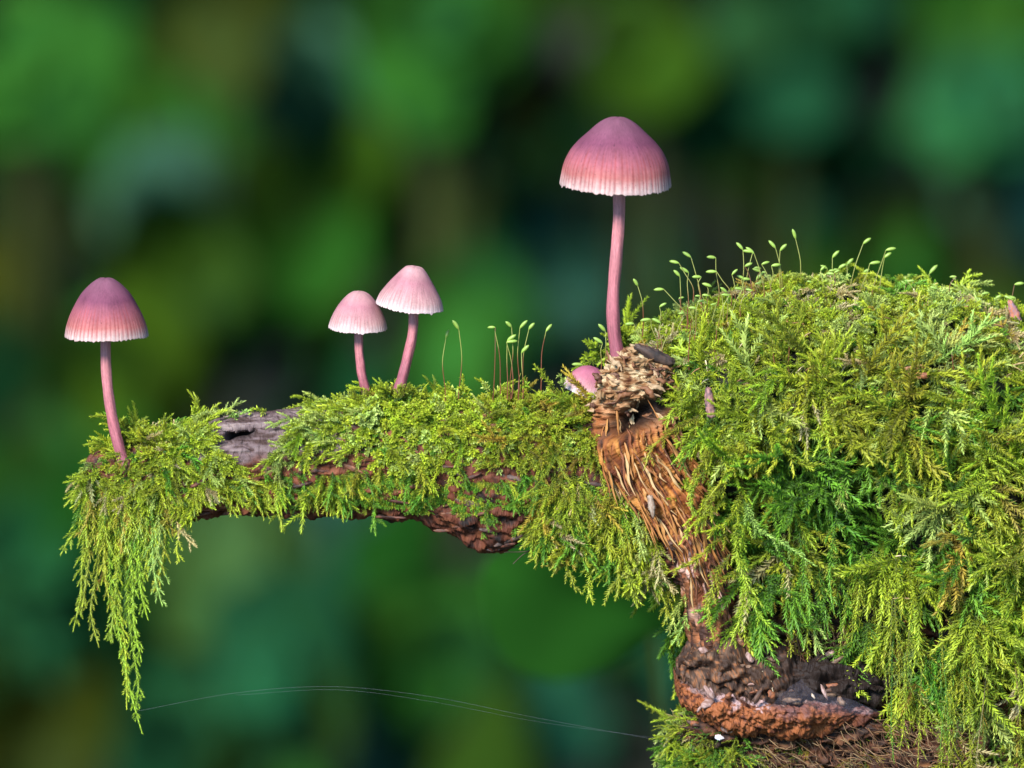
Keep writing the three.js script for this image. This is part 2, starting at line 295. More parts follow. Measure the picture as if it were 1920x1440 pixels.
  for (let k = 0; k < 16; k++) {
    const t = rr(0.06, 0.31), f = rr(0.1, 0.9) * Math.PI, p = limbPoint(t, f), m = part('wood_crumb', crumb[k % 4], chipMat, stump);
    m.position.copy(p).sub(stump.position); m.rotation.set(rr(-1.2, 1.2), rr(-1.5, 1.5), rr(-1.0, 0.7)); const cs = rr(0.3, 0.8); m.scale.set(cs, cs * rr(0.8, 2), cs);
  }
}
function slab(pts, thick, bend, cols, seed, nu = 24, nv = 10) {    // a flake: outline half widths along a line, with thickness
  const f = rngOf(seed), B = new MB(), [a, b, w0, w1, w2] = pts, T = b.clone().sub(a), len = T.length(); T.normalize();
  const S = V().crossVectors(T, V(0, 0, 1)).normalize(), F = V().crossVectors(S, T);
  const wj = Array.from({ length: nu + 1 }, () => rr(0.82, 1.12, f));
  for (let i = 0; i <= nu; i++) for (let j = 0; j < nv * 2; j++) {
    const t = i / nu, q = j / (nv * 2) * Math.PI * 2, w = (t < 0.5 ? lerp(w0, w1, t * 2) : lerp(w1, w2, t * 2 - 1)) * wj[i] * U;
    const x = Math.cos(q), z = Math.sin(q), rag = 0.10 * (N3(x * 3.1 + seed, z, 1) + 0.6 * N3(x * 9 + seed, z, 4)), end = Math.min(1, Math.sqrt(Math.min(t, 1 - t) * 40 + 0.02));
    const grain = fbm(x * 7 + seed, t * 2.5, z, 4) * 1.1;
    const p = a.clone().addScaledVector(T, (t + (t - 0.5) * 2 * rag) * len).addScaledVector(S, Math.sign(x) * Math.pow(Math.abs(x), 0.7) * w * end).addScaledVector(F, (Math.sign(z) * Math.pow(Math.abs(z), 0.5) * thick * (1 + grain) * end - bend * x * x + bend * 0.6 * Math.sin(t * 3.1)) * U);
    B.v(p, mixC(cols[0], cols[1], sstep(fbm(x * 5, t * 5 + seed, z * 2, 4), -0.2, 0.3)));
  }
  const w = nv * 2; for (let i = 0; i < nu; i++) for (let j = 0; j < w; j++) { const q = i * w + j, r = i * w + (j + 1) % w; B.i.push(q, r, q + w, r, r + w, q + w); }
  return B.geo();
}
part('bark_flap', slab([Q(1192, 650, 104), Q(1262, 682, 96), 7, 12, 9], 3, 6, [C(0.018, 0.010, 0.007), C(0.075, 0.04, 0.026)], 4), chipMat, stump, 'dark bark flap on the broken end');
part('heartwood', slab([Q(1312, 850, 122), Q(1356, 880, 112), 8, 18, 10], 6, 8, [C(0.36, 0.24, 0.11), C(0.5, 0.36, 0.2)], 8), chipMat, stump, 'smooth tan wood behind the moss');
// the ledge low on the stump
{
  const path = [[1264, 1254, 16, 70], [1272, 1280, 24, 92], [1304, 1306, 34, 116], [1360, 1326, 38, 128], [1420, 1336, 40, 130], [1490, 1334, 40, 128], [1570, 1336, 30, 108], [1660, 1340, 16, 70]];
  const tab = path.map((p, i) => [i / 7, ...p]);
  const rust = C(0.26, 0.078, 0.024), deep = C(0.06, 0.017, 0.009), pink = C(0.38, 0.24, 0.22), brown = C(0.07, 0.036, 0.024), mauve = C(0.13, 0.052, 0.042);
  const g = ringSurface(260, 130, (u, v) => {
    const f = v * Math.PI * 2, c = Q(interp(tab, u, 1), interp(tab, u, 2), interp(tab, u, 4) - 20), r = interp(tab, u, 3) * Math.min(1, Math.sqrt(u * 16 + 0.02), Math.sqrt((1 - u) * 16 + 0.02));
    const p = c.clone().add(V(0, Math.sin(f) * r * U * (Math.sin(f) > 0 ? 0.7 : 1.25), (Math.cos(f) * r * 0.9 - Math.abs(Math.sin(f)) * Math.sign(Math.sin(f)) * 10 - (Math.sin(f) < 0 ? 26 * Math.sin(f) * Math.sin(f) : 0)) * U)), w = p.clone().multiplyScalar(1 / U);
    const d = fbm(w.x / 55, w.y / 45, w.z / 45, 5) * 38 + fbm(w.x / 7, w.y / 7, w.z / 7, 4) * 10 - Math.max(0, fbm(w.x / 30, w.y / 60, w.z / 30 + 9, 2)) * 22;
    p.y += Math.sin(f) * d * U; p.z += Math.cos(f) * d * U; return p;
  }, (p, u, v) => {
    const w = p.clone().multiplyScalar(1 / U), s = Math.sin(v * Math.PI * 2), k = fbm(w.x / 40, w.y / 26, w.z / 30, 4), k2 = fbm(w.x / 12, w.y / 12, w.z / 12, 4), X = w.x + 960;
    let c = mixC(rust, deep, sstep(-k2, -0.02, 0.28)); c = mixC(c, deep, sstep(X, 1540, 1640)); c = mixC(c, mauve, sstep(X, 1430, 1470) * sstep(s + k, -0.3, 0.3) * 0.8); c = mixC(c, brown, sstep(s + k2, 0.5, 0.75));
    return mixC(c, pink, sstep(s + k * 1.6, 0.15, 0.5) * sstep(k2 + k, -0.02, 0.22) * (X > 1330 && X < 1440 ? 1 : 0.35));
  }, [5, 2]);
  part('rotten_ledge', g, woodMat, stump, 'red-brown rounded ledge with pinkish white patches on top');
  // crumbling slope above the ledge
  const g2 = ringSurface(160, 90, (u, v) => {
    const f = v * Math.PI * 2, c = Q(lerp(1268, 1680, u), lerp(1246, 1300, u) - 8 * Math.sin(u * 9), lerp(58, 66, u)), r = lerp(32, 56, Math.pow(Math.sin(Math.PI * Math.pow(u, 0.7)), 0.7)) * Math.min(1, Math.sqrt(u * 10 + 0.02), Math.sqrt((1 - u) * 5 + 0.02)), p = c.clone().add(V(0, Math.sin(f) * r * 0.95 * U, Math.cos(f) * r * U)), w = p.clone().multiplyScalar(1 / U);
    const d = fbm(w.x / 60, w.y / 34, w.z / 34, 5) * 62 + fbm(w.x / 14, w.y / 20, w.z / 14, 3) * 14; p.y += Math.sin(f) * d * U; p.z += Math.cos(f) * d * U; return p;
  }, (p, u) => {
    const w = p.clone().multiplyScalar(1 / U), k = fbm(w.x / 22, w.y / 16, w.z / 16, 5), k3 = fbm(w.x / 70, w.y / 60, w.z, 3);
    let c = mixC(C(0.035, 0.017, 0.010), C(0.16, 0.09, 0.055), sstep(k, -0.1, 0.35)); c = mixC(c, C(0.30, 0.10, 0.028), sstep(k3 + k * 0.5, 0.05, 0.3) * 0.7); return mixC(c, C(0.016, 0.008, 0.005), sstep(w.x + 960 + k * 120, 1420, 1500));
  }, [5, 2]);
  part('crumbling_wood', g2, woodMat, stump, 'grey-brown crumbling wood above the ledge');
  for (let k = 0; k < 60; k++) {            // flakes of rotten wood on the ledge and the slope above it
    const gk = slab([V(0, -14 * U, 0), V(0, 14 * U, 0), rr(3, 6), rr(5, 9), rr(2, 5)], 2.4, 3, pick([[C(0.10, 0.03, 0.012), C(0.30, 0.095, 0.03)], [C(0.06, 0.03, 0.018), C(0.2, 0.11, 0.06)], [C(0.2, 0.1, 0.07), C(0.42, 0.27, 0.23)], [C(0.03, 0.014, 0.008), C(0.12, 0.05, 0.025)]]), 80 + k, 8, 6); gk.userData.local = true;
    const m = part('wood_flake', gk, chipMat, stump), x = rr(1275, 1600), y = rr(1220, 1372), zz = y < 1300 ? lerp(96, 118, (y - 1220) / 80) : lerp(150, 116, (y - 1300) / 72);
    m.position.copy(Q(x, y, zz - (x < 1310 ? 30 : 0) - (x > 1520 ? 20 : 0))).sub(stump.position); m.rotation.set(rr(-0.9, 0.5), rr(-0.6, 0.6), rr(-2, 2)); m.scale.set(rr(0.5, 1.2), rr(0.5, 1.3), 1);
  }
  // the red-brown column between limb and ledge
  const g3 = ringSurface(120, 80, (u, v) => {
    const f = v * Math.PI * 2, c = Q(lerp(1318, 1372, u), lerp(1060, 1260, u), lerp(70, 30, u)), r = lerp(44, 70, u), p = c.clone().add(V(Math.cos(f) * r * U, 0, Math.sin(f) * r * 0.8 * U)), w = p.clone().multiplyScalar(1 / U);
    const d = fbm(w.x / 14, w.y / 60, w.z / 14, 5) * 26; p.x += Math.cos(f) * d * U; p.z += Math.sin(f) * d * U; return p;
  }, (p) => {
    const w = p.clone().multiplyScalar(1 / U), k = fbm(w.x / 12, w.y / 50, w.z / 12, 5), k3 = fbm(w.x / 50, w.y / 60, w.z / 50, 3);
    let c = mixC(C(0.04, 0.016, 0.010), C(0.32, 0.11, 0.04), sstep(k, -0.15, 0.28)); return mixC(c, C(0.48, 0.28, 0.2), sstep(k3 + k * 0.5, 0.16, 0.38) * 0.7);
  }, [2, 2]);
  part('rotten_post', g3, woodMat, stump, 'rust coloured fibrous wood under the broken limb');
  const g4 = ringSurface(60, 60, (u, v) => {
    const f = v * Math.PI * 2, c = Q(1254 + 30 * u, lerp(985, 1095, u), 46), r = 44 * Math.sqrt(Math.sin(Math.PI * clamp(u, 0.02, 0.98))), p = c.clone().add(V(Math.cos(f) * r * U, 0, Math.sin(f) * r * U)), w = p.clone().multiplyScalar(1 / U), d = fbm(w.x / 14, w.y / 30, w.z / 14, 4) * 24; p.x += Math.cos(f) * d * U; p.z += Math.sin(f) * d * U; return p;
  }, (p) => { const w = p.clone().multiplyScalar(1 / U); return mixC(C(0.028, 0.012, 0.008), C(0.16, 0.045, 0.018), sstep(fbm(w.x / 16, w.y / 16, w.z / 16, 4), -0.1, 0.3)); }, [2, 2]);
  part('rotten_knot', g4, woodMat, stump, 'dark rusty knot under the joint');
}
{ // frayed fibres and rootlets that cover the rotten foot and the recess
  const B = new MB(), f = rngOf(4242), cs = [C(0.10, 0.042, 0.018), C(0.22, 0.11, 0.045), C(0.04, 0.02, 0.01), C(0.16, 0.055, 0.02), C(0.30, 0.18, 0.08)];
  for (let k = 0; k < 1300; k++) {
    const low = k < 900, x = low ? rr(1330, 1800, f) : rr(1395, 1600, f), y = low ? rr(1350, 1480, f) : rr(1170, 1290, f), z = low ? 30 + rr(0, 46, f) + (x > 1400 ? 16 : 0) - (x < 1380 ? 40 : 0) : 30 + rr(0, 50, f), l = rr(14, 60, f), a = low ? rr(-0.6, 0.8, f) + 0.5 : rr(0.9, 2.2, f), c = cs[Math.floor(f() * 5)];
    const P = [0, 0.35, 0.7, 1].map((t) => Q(x + Math.cos(a) * l * t + rr(-5, 5, f), y + Math.sin(a) * l * t + rr(-5, 5, f), z + rr(-4, 12, f)));
    tube(P, (t) => rr(0.5, 0.7, f) * (1.4 - t) * U, 8, 4, () => c, B);
  }
  const m = part('fibre', B.geo(), chipMat, stump, 'frayed brown fibres of rotten wood'); m.userData.kind = 'stuff';
  for (let k = 0; k < 8; k++) {
    const cx = [1440, 1530, 1620, 1700, 1400, 1356, 1452, 1580][k], cy = [1400, 1420, 1410, 1440, 1450, 1368, 1376, 1362][k];
    const g = ringSurface(70, 60, (u, v) => { const a = v * Math.PI * 2, t = u * Math.PI, d = V(Math.cos(t), Math.sin(t) * Math.sin(a), Math.sin(t) * Math.cos(a)), w = 1 + 0.9 * fbm(d.x * 2 + k * 9, d.y * 2, d.z * 2, 5); const w2 = w + 0.35 * fbm(d.x * 9 + k, d.y * 9, d.z * 9, 4); return Q(cx, cy, k > 4 ? 44 : 22).add(V(d.x * 74, d.y * (k > 4 ? 34 : 44), d.z * 44).multiplyScalar(w2 * U)); },
      (p) => { const w = p.clone().multiplyScalar(1 / U), q = fbm(w.x / 26, w.y / 16, w.z / 20, 5); return mixC(mixC(C(0.022, 0.010, 0.006), C(0.10, 0.036, 0.016), sstep(q, -0.15, 0.3)), C(0.20, 0.08, 0.028), sstep(fbm(w.x / 40, w.y / 12, w.z / 20 + 50, 4), 0.14, 0.4)); }, [2, 2]);
    part('rotten_lump', g, woodMat, stump);
  }
}
// thin dark rootlets under the branch
for (const pts of [[[958, 1005], [975, 1018], [985, 1008], [984, 990], [988, 982]], [[940, 1030], [975, 1025], [1000, 1012], [1015, 1008]], [[946, 1036], [990, 1034], [1030, 1020], [1064, 1026]], [[955, 988], [960, 1004], [972, 1014]], [[1040, 1000], [1010, 1030], [985, 1038], [962, 1058]]])
  part('rootlet', tube(pts.map(([x, y], i) => Q(x, y, 55 - i * 4)), () => 0.9 * U, 20, 5, () => C(0.05, 0.03, 0.015)), chipMat, stump);

// ------------------------------------------------------------------ moss: shoots, fronds, where they grow
const MOSS = {
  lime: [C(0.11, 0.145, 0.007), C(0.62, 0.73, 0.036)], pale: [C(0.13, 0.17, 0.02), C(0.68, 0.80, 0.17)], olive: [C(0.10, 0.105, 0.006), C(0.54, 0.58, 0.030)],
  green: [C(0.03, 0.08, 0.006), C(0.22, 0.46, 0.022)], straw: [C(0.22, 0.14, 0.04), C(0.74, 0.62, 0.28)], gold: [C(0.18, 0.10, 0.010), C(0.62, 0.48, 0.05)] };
function shoot(B, pts, o, f) {                // a stem set round with small pointed leaves (in photograph pixels)
  const curve = pts.length > 2 ? new THREE.CatmullRomCurve3(pts) : new THREE.LineCurve3(pts[0], pts[1]);
  const len = curve.getLength(), n = Math.max(5, Math.round(len / o.step)), [c0, c1] = o.col, nv = o.normal || V(0, 0, 1);
  const stem = o.stem ?? 0.9, seg = Math.max(2, Math.round(len / 14));
  let prev = null;
  for (let i = 0; i <= seg; i++) {
    const t = i / seg, p = curve.getPoint(t), T = curve.getTangent(t), S = V().crossVectors(T, nv); if (S.lengthSq() < 1e-4) S.set(1, 0, 0); S.normalize(); const W = V().crossVectors(S, T), r = stem * (1 - 0.7 * t);
    const ring = [0, 1, 2].map((k) => B.v(p.clone().addScaledVector(S, Math.cos(k * 2.094) * r).addScaledVector(W, Math.sin(k * 2.094) * r), mixC(o.stemCol || c0, c1, t * 0.4)));
    if (prev) for (let k = 0; k < 3; k++) { const l = (k + 1) % 3; B.i.push(prev[k], prev[l], ring[k], prev[l], ring[l], ring[k]); }
    prev = ring;
  }
  for (let i = 0; i < n; i++) {
    const t = clamp((i + f() * 0.8) / n, 0, 1), p = curve.getPoint(t), T = curve.getTangent(t), S = V().crossVectors(T, nv); if (S.lengthSq() < 1e-4) S.set(1, 0, 0); S.normalize(); const W = V().crossVectors(S, T);
    const phi = i * 2.39996 + rr(-0.4, 0.4, f), rad = S.clone().multiplyScalar(Math.cos(phi)).addScaledVector(W, Math.sin(phi) * o.flat).normalize();
    const al = lerp(o.open, o.open * 0.38, Math.pow(t, 1.3)) * rr(0.75, 1.25, f), d = T.clone().multiplyScalar(Math.cos(al)).addScaledVector(rad, Math.sin(al)).normalize();
    const up = T.clone().addScaledVector(d, -T.dot(d)).normalize(), w = V().crossVectors(d, up);
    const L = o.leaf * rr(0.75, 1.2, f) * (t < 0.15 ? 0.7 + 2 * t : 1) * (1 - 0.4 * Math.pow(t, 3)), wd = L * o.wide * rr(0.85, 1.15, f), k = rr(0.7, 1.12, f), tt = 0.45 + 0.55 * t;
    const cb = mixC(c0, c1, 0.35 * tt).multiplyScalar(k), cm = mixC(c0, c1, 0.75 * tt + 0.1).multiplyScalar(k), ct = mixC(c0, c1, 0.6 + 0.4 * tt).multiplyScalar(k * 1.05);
    const a = B.v(p, cb), m = p.clone().addScaledVector(d, L * 0.42), e1 = B.v(m.clone().addScaledVector(w, wd / 2).addScaledVector(up, wd * 0.22), cm), e2 = B.v(m.clone().addScaledVector(w, -wd / 2).addScaledVector(up, wd * 0.22), cm);
    const tip = B.v(p.clone().addScaledVector(d, L).addScaledVector(up, -L * rr(0.02, 0.2, f)), ct);
    B.i.push(a, e1, tip, a, tip, e2);
  }
}
function feather(seed, len, o) {              // a frond: a stem with side shoots in one plane, curving over
  const f = rngOf(seed), B = new MB(), bend = o.bend ?? 0.5, P = (t) => V(o.sway * Math.sin(t * 2.5 + seed) * len * 0.12, len * t * (1 - 0.12 * bend * t), -bend * len * 0.42 * t * t);
  shoot(B, [0, 0.25, 0.5, 0.75, 1].map(P), { ...o, stem: 1.3 }, f);
  for (let k = 0; k < o.sides; k++) {
    const t = lerp(0.08, 0.86, (k + f() * 0.7) / o.sides), p = P(t), T = P(Math.min(1, t + 0.05)).sub(P(t)).normalize(), s = k % 2 ? 1 : -1, l = o.sideLen * Math.pow(Math.sin(Math.PI * lerp(0.22, 0.95, t)), 0.8) * rr(0.65, 1.2, f);
    const d = T.clone().multiplyScalar(rr(0.4, 1.3, f)).add(V(s * rr(0.35, 1, f), 0, rr(-0.5, 0.6, f))).normalize();
    const e = p.clone().addScaledVector(d, l * 0.5), e2 = p.clone().addScaledVector(d, l).addScaledVector(T, l * 0.15).add(V(0, 0, -l * rr(0, 0.3, f)));
    shoot(B, [p, e, e2], { ...o, leaf: o.leaf * 0.82, stem: 0.8 }, f);
  }
  const g = B.geo(U); g.userData.local = true; return g;
}
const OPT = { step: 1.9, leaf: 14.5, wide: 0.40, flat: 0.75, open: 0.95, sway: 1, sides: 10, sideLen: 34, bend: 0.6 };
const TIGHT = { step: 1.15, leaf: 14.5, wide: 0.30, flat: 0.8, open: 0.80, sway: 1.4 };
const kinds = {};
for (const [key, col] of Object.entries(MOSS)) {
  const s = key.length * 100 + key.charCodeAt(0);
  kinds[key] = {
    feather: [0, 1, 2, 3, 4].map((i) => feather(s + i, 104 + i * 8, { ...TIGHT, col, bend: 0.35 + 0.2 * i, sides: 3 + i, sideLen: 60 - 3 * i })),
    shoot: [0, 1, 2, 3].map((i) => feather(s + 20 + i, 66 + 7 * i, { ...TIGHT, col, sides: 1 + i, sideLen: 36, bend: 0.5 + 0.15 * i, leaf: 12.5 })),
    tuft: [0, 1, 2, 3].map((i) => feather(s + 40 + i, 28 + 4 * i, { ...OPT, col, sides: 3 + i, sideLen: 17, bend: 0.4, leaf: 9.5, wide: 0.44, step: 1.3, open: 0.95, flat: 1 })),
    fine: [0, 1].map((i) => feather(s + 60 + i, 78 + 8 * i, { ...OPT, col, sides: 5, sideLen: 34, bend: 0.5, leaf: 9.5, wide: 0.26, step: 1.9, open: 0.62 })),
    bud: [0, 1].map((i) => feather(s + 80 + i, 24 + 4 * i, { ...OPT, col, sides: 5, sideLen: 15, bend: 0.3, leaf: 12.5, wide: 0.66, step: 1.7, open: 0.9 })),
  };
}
const tintMats = []; for (let k = 0; k < 5; k++) { const m = mossMat.clone(); m.name = 'moss_tone'; m.color.setRGB(...[[1, 1, 1], [0.85, 0.9, 0.8], [1.12, 1.08, 0.95], [0.95, 0.82, 0.8], [0.8, 1, 0.85]][k]); tintMats.push(m); }
const DOWN = V(0, -1, 0), UPV = V(0, 1, 0);
function mossBed(root) {                      // gathers fronds of one patch: singles become parts, the rest one mass
  const mass = new Map();
  function basis(p, d, n, s, roll = 0) {
    const y = d.clone().normalize(), z = n.clone().addScaledVector(y, -n.dot(y)); if (z.lengthSq() < 1e-3) z.set(R() - 0.5, R() - 0.5, R() - 0.5).addScaledVector(y, -z.dot(y)); z.normalize(); if (roll) z.applyAxisAngle(y, roll);
    const x = V().crossVectors(y, z), m = new THREE.Matrix4().makeBasis(x, y, z); m.scale(V(s, s, s)); m.setPosition(p.clone().sub(root.position)); return m;
  }
  return {
    single(geo, p, d, n, s, roll) { const m = part('frond', geo, tintMats[Math.floor(R() * 5)], root); m.applyMatrix4(basis(p, d, n, s, roll)); return m; },
    many(geo, p, d, n, s, roll) { if (!mass.has(geo)) mass.set(geo, []); const k = rr(0.72, 1.12); mass.get(geo).push([basis(p, d, n, s, roll), C(k * rr(0.92, 1.08), k, k * rr(0.8, 1.15))]); },
    done() {
      for (const [geo, list] of mass) {
        const m = new THREE.InstancedMesh(geo, mossMat, list.length); list.forEach(([mt, c], i) => { m.setMatrixAt(i, mt); m.setColorAt(i, c); });
        const k = root.uuid + 'moss_mat', n = (partNames.get(k) ?? -1) + 1; partNames.set(k, n); m.name = n ? 'moss_mat_' + String(n).padStart(3, '0') : 'moss_mat'; m.userData.kind = 'stuff'; m.castShadow = m.receiveShadow = true; root.add(m);
      }
    },
  };
}
function choose(w) { let s = 0; for (const k in w) s += w[k]; let r = R() * s; for (const k in w) { r -= w[k]; if (r <= 0) return k; } return Object.keys(w)[0]; }
function strand(root, pts, o, seed) {          // a hanging strand with its own course, given by picture points
  const f = rngOf(seed), B = new MB(), W = pts.map(([x, y, z]) => Q(x, y, z).sub(root.position).multiplyScalar(1 / U)), curve = new THREE.CatmullRomCurve3(W), len = curve.getLength();
  shoot(B, W, { ...OPT, ...o, stem: 1.2 }, f);
  const n = Math.round(len / o.every);
  for (let k = 0; k < n; k++) {
    const t = (k + f()) / n * 0.93, p = curve.getPoint(t), T = curve.getTangent(t), S = V().crossVectors(T, V(0, 0, 1)).normalize(), s = k % 2 ? 1 : -1, l = o.sideLen * rr(0.5, 1.15, f) * (1 - 0.55 * t);
    const d = T.clone().multiplyScalar(rr(0.7, 1.1, f)).addScaledVector(S, s * rr(0.4, 0.9, f)).add(V(0, -0.15, rr(-0.5, 0.7, f))).normalize();
    shoot(B, [p, p.clone().addScaledVector(d, l * 0.5), p.clone().addScaledVector(d, l).add(V(0, -l * 0.2, 0))], { ...OPT, ...o, leaf: o.leaf * 0.85, stem: 0.8 }, f);
  }
  const g = B.geo(U); g.userData.local = true; return part('frond', g, pick(tintMats), root);
}

// ---- the moss cushion over the stump
const WOOD_POLY = [[1172, 668], [1200, 640], [1262, 668], [1288, 720], [1300, 790], [1310, 850], [1306, 930], [1322, 1000], [1336, 1080], [1326, 1130], [1262, 1110], [1225, 1000], [1215, 960], [1120, 850], [1116, 790], [1152, 740]];
const cushion = thing('moss_cushion', 'thick yellow-green feathery moss cushion covering the whole stump on the right', 'moss', Q(1720, 1300, ZC));
{
  const bed = mossBed(cushion); let singles = 0;
  function normalAt(row, f) { const e = 6, a = trunkPoint(row + e, f, false).sub(trunkPoint(row - e, f, false)), b = trunkPoint(row, f + 0.03, false).sub(trunkPoint(row, f - 0.03, false)), n = V().crossVectors(b, a).normalize(); const c = trunkPoint(row, f, false).sub(Q(1720, row, ZC)); if (n.dot(c) < 0) n.negate(); return n; }
  const skip = (px, py, n) => {
    const front = n.z > -0.2; if (!front) return false;
    if (inPoly(px, py, WOOD_POLY)) return true;
    if (px < 1300 && py > 800 && n.z > 0.25 && R() < 0.7) return true;
    if (py > 1150 && px < 1600 && !(px > 1480 && R() < 0.2)) return true;
    for (const [x, y, r] of GAPS) if (n.z > 0.2 && Math.hypot(px - x, py - y) < r * 1.25) return true;
    if (n.z > 0.2 && Math.hypot((px - 1618) / 85, (py - 950) / 120) < 1 && R() < 0.78) return true;
    if (n.z > 0.2 && fbm(px / 46, py / 60, 17, 2) > 0.17 && py > 720 && R() < 0.85) return true;
    return py > 1240 && px < 1660 + R() * 90;
  };
  const sideOf = (n) => { const s = V().crossVectors(n, UPV); if (s.lengthSq() < 1e-3) s.set(1, 0, 0); return s.normalize(); };
  const keyAt = (px, py, n) => {
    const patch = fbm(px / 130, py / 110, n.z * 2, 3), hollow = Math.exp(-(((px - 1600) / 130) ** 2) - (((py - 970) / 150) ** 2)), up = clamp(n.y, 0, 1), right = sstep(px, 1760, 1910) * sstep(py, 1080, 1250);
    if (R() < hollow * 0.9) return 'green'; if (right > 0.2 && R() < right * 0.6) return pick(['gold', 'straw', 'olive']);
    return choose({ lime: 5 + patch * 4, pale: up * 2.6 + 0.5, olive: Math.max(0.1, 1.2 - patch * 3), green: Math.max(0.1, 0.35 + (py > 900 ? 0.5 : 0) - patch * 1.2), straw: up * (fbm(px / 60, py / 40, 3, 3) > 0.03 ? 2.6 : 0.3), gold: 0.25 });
  };
  // the carpet underneath
  for (let k = 0; k < 2500; k++) {
    const top = k < 1000, row = top ? 545 + Math.pow(R(), 1.5) * 150 : k < 1400 ? rr(610, 780) : rr(640, 1480), f = R() < 0.76 ? rr(-0.1, 1.1) * Math.PI : rr(0, 2) * Math.PI;
    const p = trunkPoint(row, f, false), n = normalAt(row, f), [px, py] = scr(p), side = sideOf(n); if (skip(px, py, n)) continue;
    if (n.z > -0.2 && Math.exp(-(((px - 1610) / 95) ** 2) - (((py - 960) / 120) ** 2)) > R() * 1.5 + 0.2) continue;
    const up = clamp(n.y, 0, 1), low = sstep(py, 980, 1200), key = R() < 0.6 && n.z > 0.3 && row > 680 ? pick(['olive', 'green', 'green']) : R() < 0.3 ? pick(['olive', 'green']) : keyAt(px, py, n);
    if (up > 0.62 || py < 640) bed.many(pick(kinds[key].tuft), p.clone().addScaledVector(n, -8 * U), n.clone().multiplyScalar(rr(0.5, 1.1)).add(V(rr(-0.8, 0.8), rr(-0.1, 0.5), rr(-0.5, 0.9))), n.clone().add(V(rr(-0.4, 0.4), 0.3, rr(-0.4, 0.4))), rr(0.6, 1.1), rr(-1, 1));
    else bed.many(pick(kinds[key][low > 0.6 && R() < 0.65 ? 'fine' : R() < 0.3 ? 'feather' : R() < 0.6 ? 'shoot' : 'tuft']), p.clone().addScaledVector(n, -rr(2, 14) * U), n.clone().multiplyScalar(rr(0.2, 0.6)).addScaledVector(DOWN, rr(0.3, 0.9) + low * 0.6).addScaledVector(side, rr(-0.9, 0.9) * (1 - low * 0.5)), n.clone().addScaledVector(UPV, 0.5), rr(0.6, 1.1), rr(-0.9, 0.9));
  }
  // tussocks: fronds that radiate from their own centres and stand off the carpet
  const centres = [];
  for (let tries = 0; tries < 6000 && centres.length < 270; tries++) {
    const top = R() < 0.52, row = top ? 546 + Math.pow(R(), 1.2) * 170 : rr(650, 1420), f = R() < 0.86 ? rr(-0.08, 1.08) * Math.PI : rr(0, 2) * Math.PI, p = trunkPoint(row, f, false), n = normalAt(row, f), up = n.y, gap = (up > 0.55 ? 33 : 60) * U;
    if (centres.some((c) => c.p.distanceTo(p) < gap)) continue; const [px, py] = scr(p); if (skip(px, py, n)) continue;
    centres.push({ p, n, px, py, up: up > 0.55 || py < 650 });
  }
  for (const c of centres) {
    const { p, n, px, py } = c, side = sideOf(n), along = V().crossVectors(side, n), key0 = keyAt(px, py, n), low = sstep(py, 980, 1200), lift = c.up ? rr(0, 18) : rr(8, 46), cnt = c.up ? 15 : Math.round(lerp(13, 10, low)), start = R() * 6.28, hol = Math.exp(-(((px - 1610) / 95) ** 2) - (((py - 960) / 120) ** 2));
    for (let k = 0; k < cnt; k++) {
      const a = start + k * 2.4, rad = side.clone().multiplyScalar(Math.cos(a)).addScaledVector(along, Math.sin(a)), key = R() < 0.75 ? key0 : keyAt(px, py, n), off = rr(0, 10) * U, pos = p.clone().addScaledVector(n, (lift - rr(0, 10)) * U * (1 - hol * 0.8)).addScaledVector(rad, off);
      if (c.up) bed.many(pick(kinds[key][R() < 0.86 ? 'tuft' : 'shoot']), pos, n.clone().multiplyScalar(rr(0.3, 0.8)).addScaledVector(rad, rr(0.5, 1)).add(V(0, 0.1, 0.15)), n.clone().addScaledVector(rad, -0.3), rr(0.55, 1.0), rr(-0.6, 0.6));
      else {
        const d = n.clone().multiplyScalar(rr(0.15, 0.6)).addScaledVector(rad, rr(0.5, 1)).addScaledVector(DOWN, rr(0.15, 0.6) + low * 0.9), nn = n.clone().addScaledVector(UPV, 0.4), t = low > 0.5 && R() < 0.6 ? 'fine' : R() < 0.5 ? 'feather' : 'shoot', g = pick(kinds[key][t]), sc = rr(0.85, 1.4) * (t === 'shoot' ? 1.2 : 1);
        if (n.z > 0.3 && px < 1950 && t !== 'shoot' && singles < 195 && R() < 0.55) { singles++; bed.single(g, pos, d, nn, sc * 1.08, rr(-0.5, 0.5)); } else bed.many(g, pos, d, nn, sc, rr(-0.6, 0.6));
      }
    }
  }
  // long loose strands low on the right
  for (let k = 0; k < 46; k++) {
    const x = rr(1655, 1930), y = rr(1060, 1260), z = rr(60, 130), l = rr(120, 260), dx = rr(-30, 20), gold = x > 1840 && R() < 0.75;
    strand(cushion, [[x, y, z], [x + dx * 0.4, y + l * 0.4, z + rr(5, 20)], [x + dx * 0.8, y + l * 0.75, z + rr(0, 14)], [x + dx + rr(-8, 8), y + l, z - rr(0, 20)]], { col: MOSS[gold ? pick(['straw', 'gold']) : pick(['lime', 'green', 'olive', 'lime'])], leaf: gold ? 5 : 7.5, wide: 0.26, step: 2.2, open: 0.55, every: gold ? 60 : 30, sideLen: 34 }, 900 + k);
  }
  for (let k = 0; k < 40; k++) {
    const x = rr(1470, 1720), y = rr(1030, 1100), z = rr(70, 120), l = rr(70, 150), dx = rr(-24, 24);
    strand(cushion, [[x, y, z], [x + dx * 0.5, y + l * 0.5, z + rr(5, 24)], [x + dx, y + l, z + rr(-10, 10)]], { col: MOSS[pick(['lime', 'green', 'olive', 'lime'])], leaf: 9, wide: 0.3, step: 1.8, open: 0.7, every: 17, sideLen: 26 }, 1300 + k);
  }
